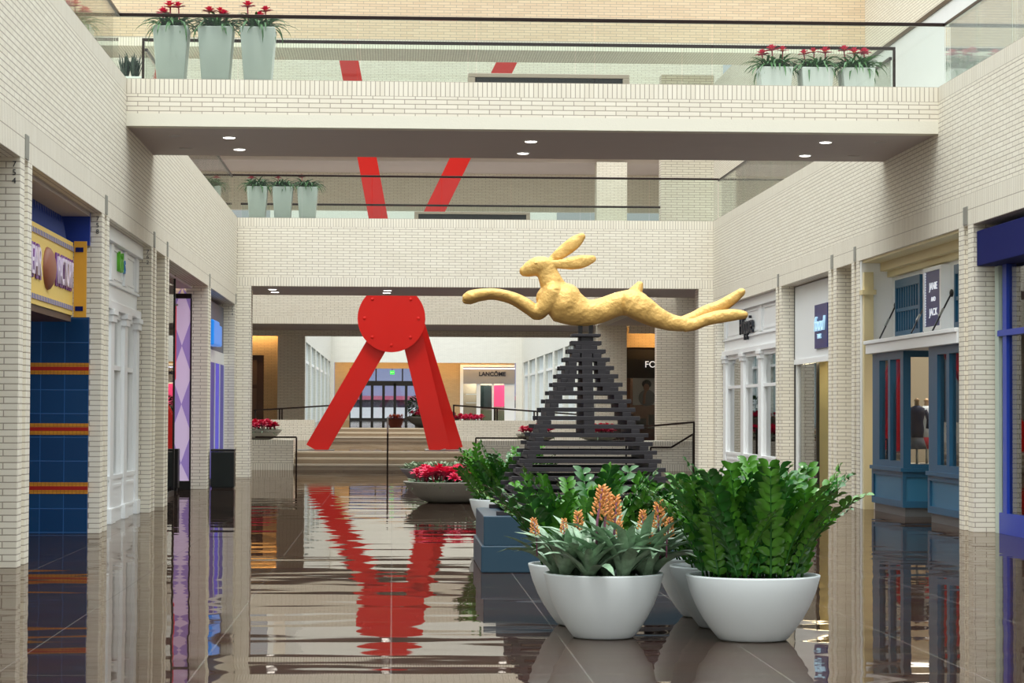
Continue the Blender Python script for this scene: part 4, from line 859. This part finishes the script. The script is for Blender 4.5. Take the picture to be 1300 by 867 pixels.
# foreground bowls
p = at(771, 814, Z=0); q2 = at(964, 817, Z=0)
bA = bowl_thing(p.x, p.y + 0.30, 'white bowl in front left with silver banded bromeliads and orange flower spikes', k=0.935)
r = random.Random(3)
for i, (x, y) in enumerate([(-0.3, -0.12), (-0.13, -0.27), (0.1, -0.27), (0.3, -0.12), (0.02, -0.08), (-0.2, 0.1), (0.2, 0.12), (0.0, 0.25), (-0.33, 0.05), (0.34, 0.08)]):
    ro = add_part('bromeliad', BROM[i % 4], bA, (x, y, 0.41), (x*-0.0, x*0.5, r.uniform(0, 6)), r.uniform(0.85, 1.12)); ro.rotation_euler = (-y*0.7, x*0.7, r.uniform(0, 6))
for i, (px, py, sc) in enumerate([(682, 672, 0.75), (716, 672, 0.7), (737, 668, 1.0), (757, 640, 1.25), (769, 645, 1.25), (778, 652, 1.25), (790, 675, 0.7), (816, 663, 0.8), (838, 658, 1.15), (846, 672, 0.8), (826, 690, 0.7)]):
    v = at(px, py, Y=bA.location.y - 0.22 + 0.08*(i % 3)) - bA.location
    o = add_part('flower_spike', SPIKE[i % 3], bA, (v.x, v.y, v.z - 0.25*sc), (0, 0.1*((i % 3) - 1), i), sc)
    ro = min((c for c in bA.children if c.name.startswith('bromeliad')), key=lambda c: (c.location - o.location).length)
    mb = o.matrix_basis.copy(); o.parent = ro; o.matrix_basis = ro.matrix_basis.inverted() @ mb
bB = bowl_thing(at(745, 700, Y=17.95).x, p.y + 1.32, 'white bowl of glossy green fronds behind the front left bowl'); zz(bB, 52, 11, 0.62, 0.95, 0.55, 0.34)
bC = bowl_thing(q2.x, q2.y + 0.30, 'white bowl of tall glossy green fronds in front right', k=1.04); zz(bC, 78, 12, 0.66, 1.0, 0.27, 0.37)
bD = bowl_thing(q2.x - 0.02, q2.y + 1.27, 'white bowl of green fronds second behind the front right bowl'); zz(bD, 44, 13, 0.62, 0.95, 0.6)
bE = bowl_thing(q2.x - 0.03, q2.y + 2.22, 'white bowl of green fronds farthest behind the front right bowl'); zz(bE, 38, 14, 0.62, 0.95, 0.6)
bF = bowl_thing(at(640, 630, Y=31).x, 31.0, 'white bowl of green fronds behind the blue plinth on its left'); zz(bF, 48, 15, 0.6, 0.95, 0.5, 0.33)

def shallow(x, y, z, rad, hgt, label, fill, seed, nfl=22, group=None):
    t = thing('shallow_bowl', (x, y, z), label, 'planter', group); r = random.Random(seed); k = rad
    m = MB(); m.smooth = True; m.lathe([(0.45*k, 0), (0.6*k, 0.12*hgt), (0.8*k, 0.45*hgt), (0.95*k, 0.85*hgt), (k, hgt), (k, hgt + 0.015), (0.96*k, hgt + 0.015), (0.94*k, hgt - 0.04)], 56); m.build('bowl', STONE, t)
    MB().lathe([(0.93*k, hgt - 0.06), (0.94*k, hgt - 0.03)], 40).build('soil', SOIL, t)
    n = int(34*k/0.8)
    for i in range(n):
        a = i*2.39996; rr = 0.86*k*math.sqrt((i + 0.5)/n)
        if fill == 'succulent': add_part('succulent', SUCR[i % 3], t, (rr*math.cos(a), rr*math.sin(a), hgt - 0.02), (0, 0, r.uniform(0, 6)), r.uniform(1.3, 1.8))
        else: add_part('leaf_rosette', LOWL[i % 4], t, (rr*math.cos(a), rr*math.sin(a), hgt - 0.04), (-0.5*rr*math.sin(a), 0.5*rr*math.cos(a), r.uniform(0, 6)), r.uniform(0.9, 1.25))
    if fill != 'succulent':
        for i in range(nfl):
            a = i*2.39996 + 1; rr = 0.78*k*math.sqrt((i + 0.5)/nfl)
            add_part('flower_head', BLOOM[i % 3], t, (rr*math.cos(a), rr*math.sin(a), hgt - 0.02 + 0.08*(1 - rr/k)), (r.uniform(-0.3, 0.3), r.uniform(-0.3, 0.3), r.uniform(0, 6)), r.uniform(0.9, 1.3))
    return t
x = at(571, 612, Y=41.9).x
shallow(x, 41.9, 0, 0.83, 0.36, 'wide grey bowl of crimson flowers on the floor left of the pedestal', 'flowers', 1, 40)
shallow(at(556, 595, Y=52.5).x, 52.5, 0, 0.85, 0.34, 'wide grey bowl of silvery succulents behind the crimson flower bowl', 'succulent', 2)
shallow(at(330, 555, Y=65.5).x, 65.6, 0.83, 0.6, 0.26, 'grey bowl of red flowers on the low wall left of the steps', 'flowers', 3, 26)
shallow(at(682, 555, Y=65.6).x, 65.6, 0.83, 0.6, 0.16, 'shallow grey bowl of red flowers on the low wall, seen left of the pedestal', 'flowers', 4, 30)
shallow(at(760, 555, Y=65.6).x, 65.6, 0.83, 0.6, 0.16, 'shallow grey bowl of red flowers on the low wall behind the pedestal bars', 'flowers', 5, 30)
shallow(at(550, 535, Y=95.3).x, 95.3, UP, 1.15, 0.42, 'dark bowl of pink flowers and a green shrub above the far steps', 'flowers', 6, 40)
shallow(at(594, 530, Y=92.6).x, 92.6, UP, 0.85, 0.25, 'bowl of pink flowers seen right of the sculpture leg', 'flowers', 7, 30)
t = thing('potted_shrub', (at(536, 520, Y=97.5).x, 97.5, UP), 'dark green round shrub in a pot behind the far pink flower bowl', 'shrub')
MB().lathe([(0.3, 0), (0.4, 0.5), (0.42, 0.52), (0.38, 0.5)], 24).build('pot', STONE, t)
m = MB(); rr_ = random.Random(5)
for i in range(420):
    u, v = rr_.uniform(-1, 1), rr_.uniform(0, 2*PI); w = math.sqrt(1 - u*u); c = Vector((w*math.cos(v)*0.55, w*math.sin(v)*0.55, 0.85 + u*0.42)); m.blade(c*1.0, (math.cos(v), math.sin(v)), 0.16, 0.07, u, 0.5, 3)
m.build('foliage', LEAF2, t)
t = thing('flower_pot', (at(502, 532, Y=99).x, 99, UP), 'terracotta planter of orange flowers just left of the far pink flower bowl', 'planter')
MB().lathe([(0.25, 0), (0.36, 0.3), (0.38, 0.32), (0.34, 0.3)], 24).build('pot', mat('terracotta', srgb(150, 78, 58), 0.7), t)
OB = star_mesh(77, 0.1, 0.09, mat('coral_petal', srgb(222, 110, 80), 0.5), ORANGE)
for i in range(16):
    a = i*2.4; rr = 0.3*math.sqrt((i + 0.5)/16); add_part('flower_head', OB, t, (rr*math.cos(a), rr*math.sin(a), 0.26 + 0.06*(i % 2)), (0, 0, i), 1.3)

# tall planters on the bridges
def tall_planter(x, y, label, group, hgt=1.0, seed=0, flowers=3):
    t = thing('tall_planter', (x, y, DECK), label, 'planter', group); r = random.Random(seed)
    m = MB(); m.square_loft([(0.17, 0), (0.2, hgt*0.25), (0.235, hgt*0.7), (0.255, hgt), (0.225, hgt), (0.22, hgt - 0.05)]); m.build('planter_box', PLANTER, t, 0.012); B(-0.22, 0.22, -0.22, 0.22, hgt - 0.07, hgt - 0.03).build('soil', SOIL, t)
    for i in range(5):
        a = i*2*PI/5 + seed; add_part('bromeliad', GUZ[(i + seed) % 4], t, (0.11*math.cos(a), 0.11*math.sin(a), hgt - 0.04), (0, 0, r.uniform(0, 6)), r.uniform(0.85, 1.1))
    for i in range(flowers):
        o = add_part('flower_head', STAR[(i + seed) % 3], t, (-0.14 + 0.28*i/max(1, flowers - 1), r.uniform(-0.08, 0.08), hgt - 0.05), (r.uniform(-0.12, 0.12), r.uniform(-0.18, 0.18), r.uniform(0, 6)), r.uniform(0.7, 0.95))
        ro = min((c for c in t.children if c.name.startswith('bromeliad')), key=lambda c: (c.location - o.location).length); mb = o.matrix_basis.copy(); o.parent = ro; o.matrix_basis = ro.matrix_basis.inverted() @ mb
for k, px in enumerate((218, 274.5, 328)): tall_planter(at(px, 60, Y=34.35).x, 34.35, ('left', 'middle', 'right')[k] + ' tall pale planter with red flowers at the left of the nearer bridge', 'tall planters at the left of the nearer bridge', 1.0, k, 3)
for k, px in enumerate((983, 1035, 1087)): tall_planter(at(px, 90, Y=36.2).x, 36.2, ('left', 'middle', 'right')[k] + ' pale planter with red flowers at the right of the nearer bridge', 'pale planters at the right of the nearer bridge', 0.78, k + 3, 3)
for k, px in enumerate((327, 359, 390.5)): tall_planter(at(px, 250, Y=58.4).x, 58.4, ('left', 'middle', 'right')[k] + ' tall pale planter with strap leaves on the farther bridge', 'tall planters on the farther bridge', 0.98, k + 6, 1)
t = thing('planter_box', (at(165, 90, Y=36.9).x, 36.9, ZR), 'low white planter of dark snake plants at the left end of the nearer bridge', 'planter')
m = MB(); m.square_loft([(0.2, 0), (0.22, 0.46), (0.19, 0.46), (0.19, 0.42)]); m.build('planter_body', PLANTER, t, 0.01)
for i in range(6): a = i*1.05; add_part('snake_plant', SNAKE[i % 3], t, (0.11*math.cos(a), 0.11*math.sin(a), 0.42), (0, 0, i), 0.85)

# ------------------------------------------------------------------ handrails on stairs and ramps
def handrail(name, pts, posts, label, w=0.045):
    """pts and posts in world space"""
    o0 = Vector(posts[0][0]); t = thing('handrail', o0, label, 'handrail'); m = MB()
    for a, b in zip(pts[:-1], pts[1:]): m.bar(Vector(a) - o0, Vector(b) - o0, w, w)
    m.build('rail', BRONZE, t)
    for a, b in posts: MB().bar(Vector(a) - o0, Vector(b) - o0, w, w).build('post', BRONZE, t)
x = at(492, 570, Y=64.8).x
handrail('h', [(x, 64.7, 1.0), (x, 66.3, 1.45)], [((x, 64.7, 0), (x, 64.7, 1.0)), ((x, 66.3, PLAT), (x, 66.3, 1.45))], 'dark handrail up the middle of the brown stone steps')
a = at(375, 555, Y=64.8); handrail('h', [(a.x - 1.1, 64.8, a.z), (a.x + 0.03, 64.8, a.z)], [((a.x + 0.03, 64.8, 0), (a.x + 0.03, 64.8, a.z))], 'dark handrail at the end of the left planter wall')
a = at(604, 556, Y=64.8); handrail('h', [(a.x, 64.8, a.z), (a.x + 1.4, 64.8, a.z)], [((a.x, 64.8, 0), (a.x, 64.8, a.z))], 'dark handrail at the end of the right planter wall')
def ramp_rail(pa, pb, Y, pxs, zb, label):
    A, Bv = at(*pa, Y=Y), at(*pb, Y=Y); ps = []
    for px in pxs: f = (px - pa[0])/(pb[0] - pa[0]); c = A.lerp(Bv, f); ps.append(((c.x, Y, zb), (c.x, Y, c.z)))
    handrail('h', [A, Bv], ps, label, 0.06)
ramp_rail((322, 521), (432, 514), 91.1, (324, 355, 358, 420), 1.3, 'sloping dark ramp rail on the far low wall at the left')
ramp_rail((575, 514.5), (745, 527), 91.1, (576, 628, 631, 678, 682, 735), 1.3, 'sloping dark ramp rail on the far low wall at the right')
A, Bv, Cc = at(826, 568, Y=64.7), at(852, 568, Y=64.7), at(880, 551, Y=64.7)
handrail('h', [A, Bv, Cc], [((A.x, 64.7, 0), A), ((Cc.x, 64.7, 0), Cc)], 'dark bent handrail before the shaded brick pier on the right', 0.05)
A, Bv = at(795, 543.5, Y=64.0), at(881, 536, Y=61.3); handrail('h', [A, Bv], [((A.x, A.y, 0), A), ((Bv.x, Bv.y, 0), Bv)], 'dark upper handrail rising across the shaded pier on the right', 0.05)
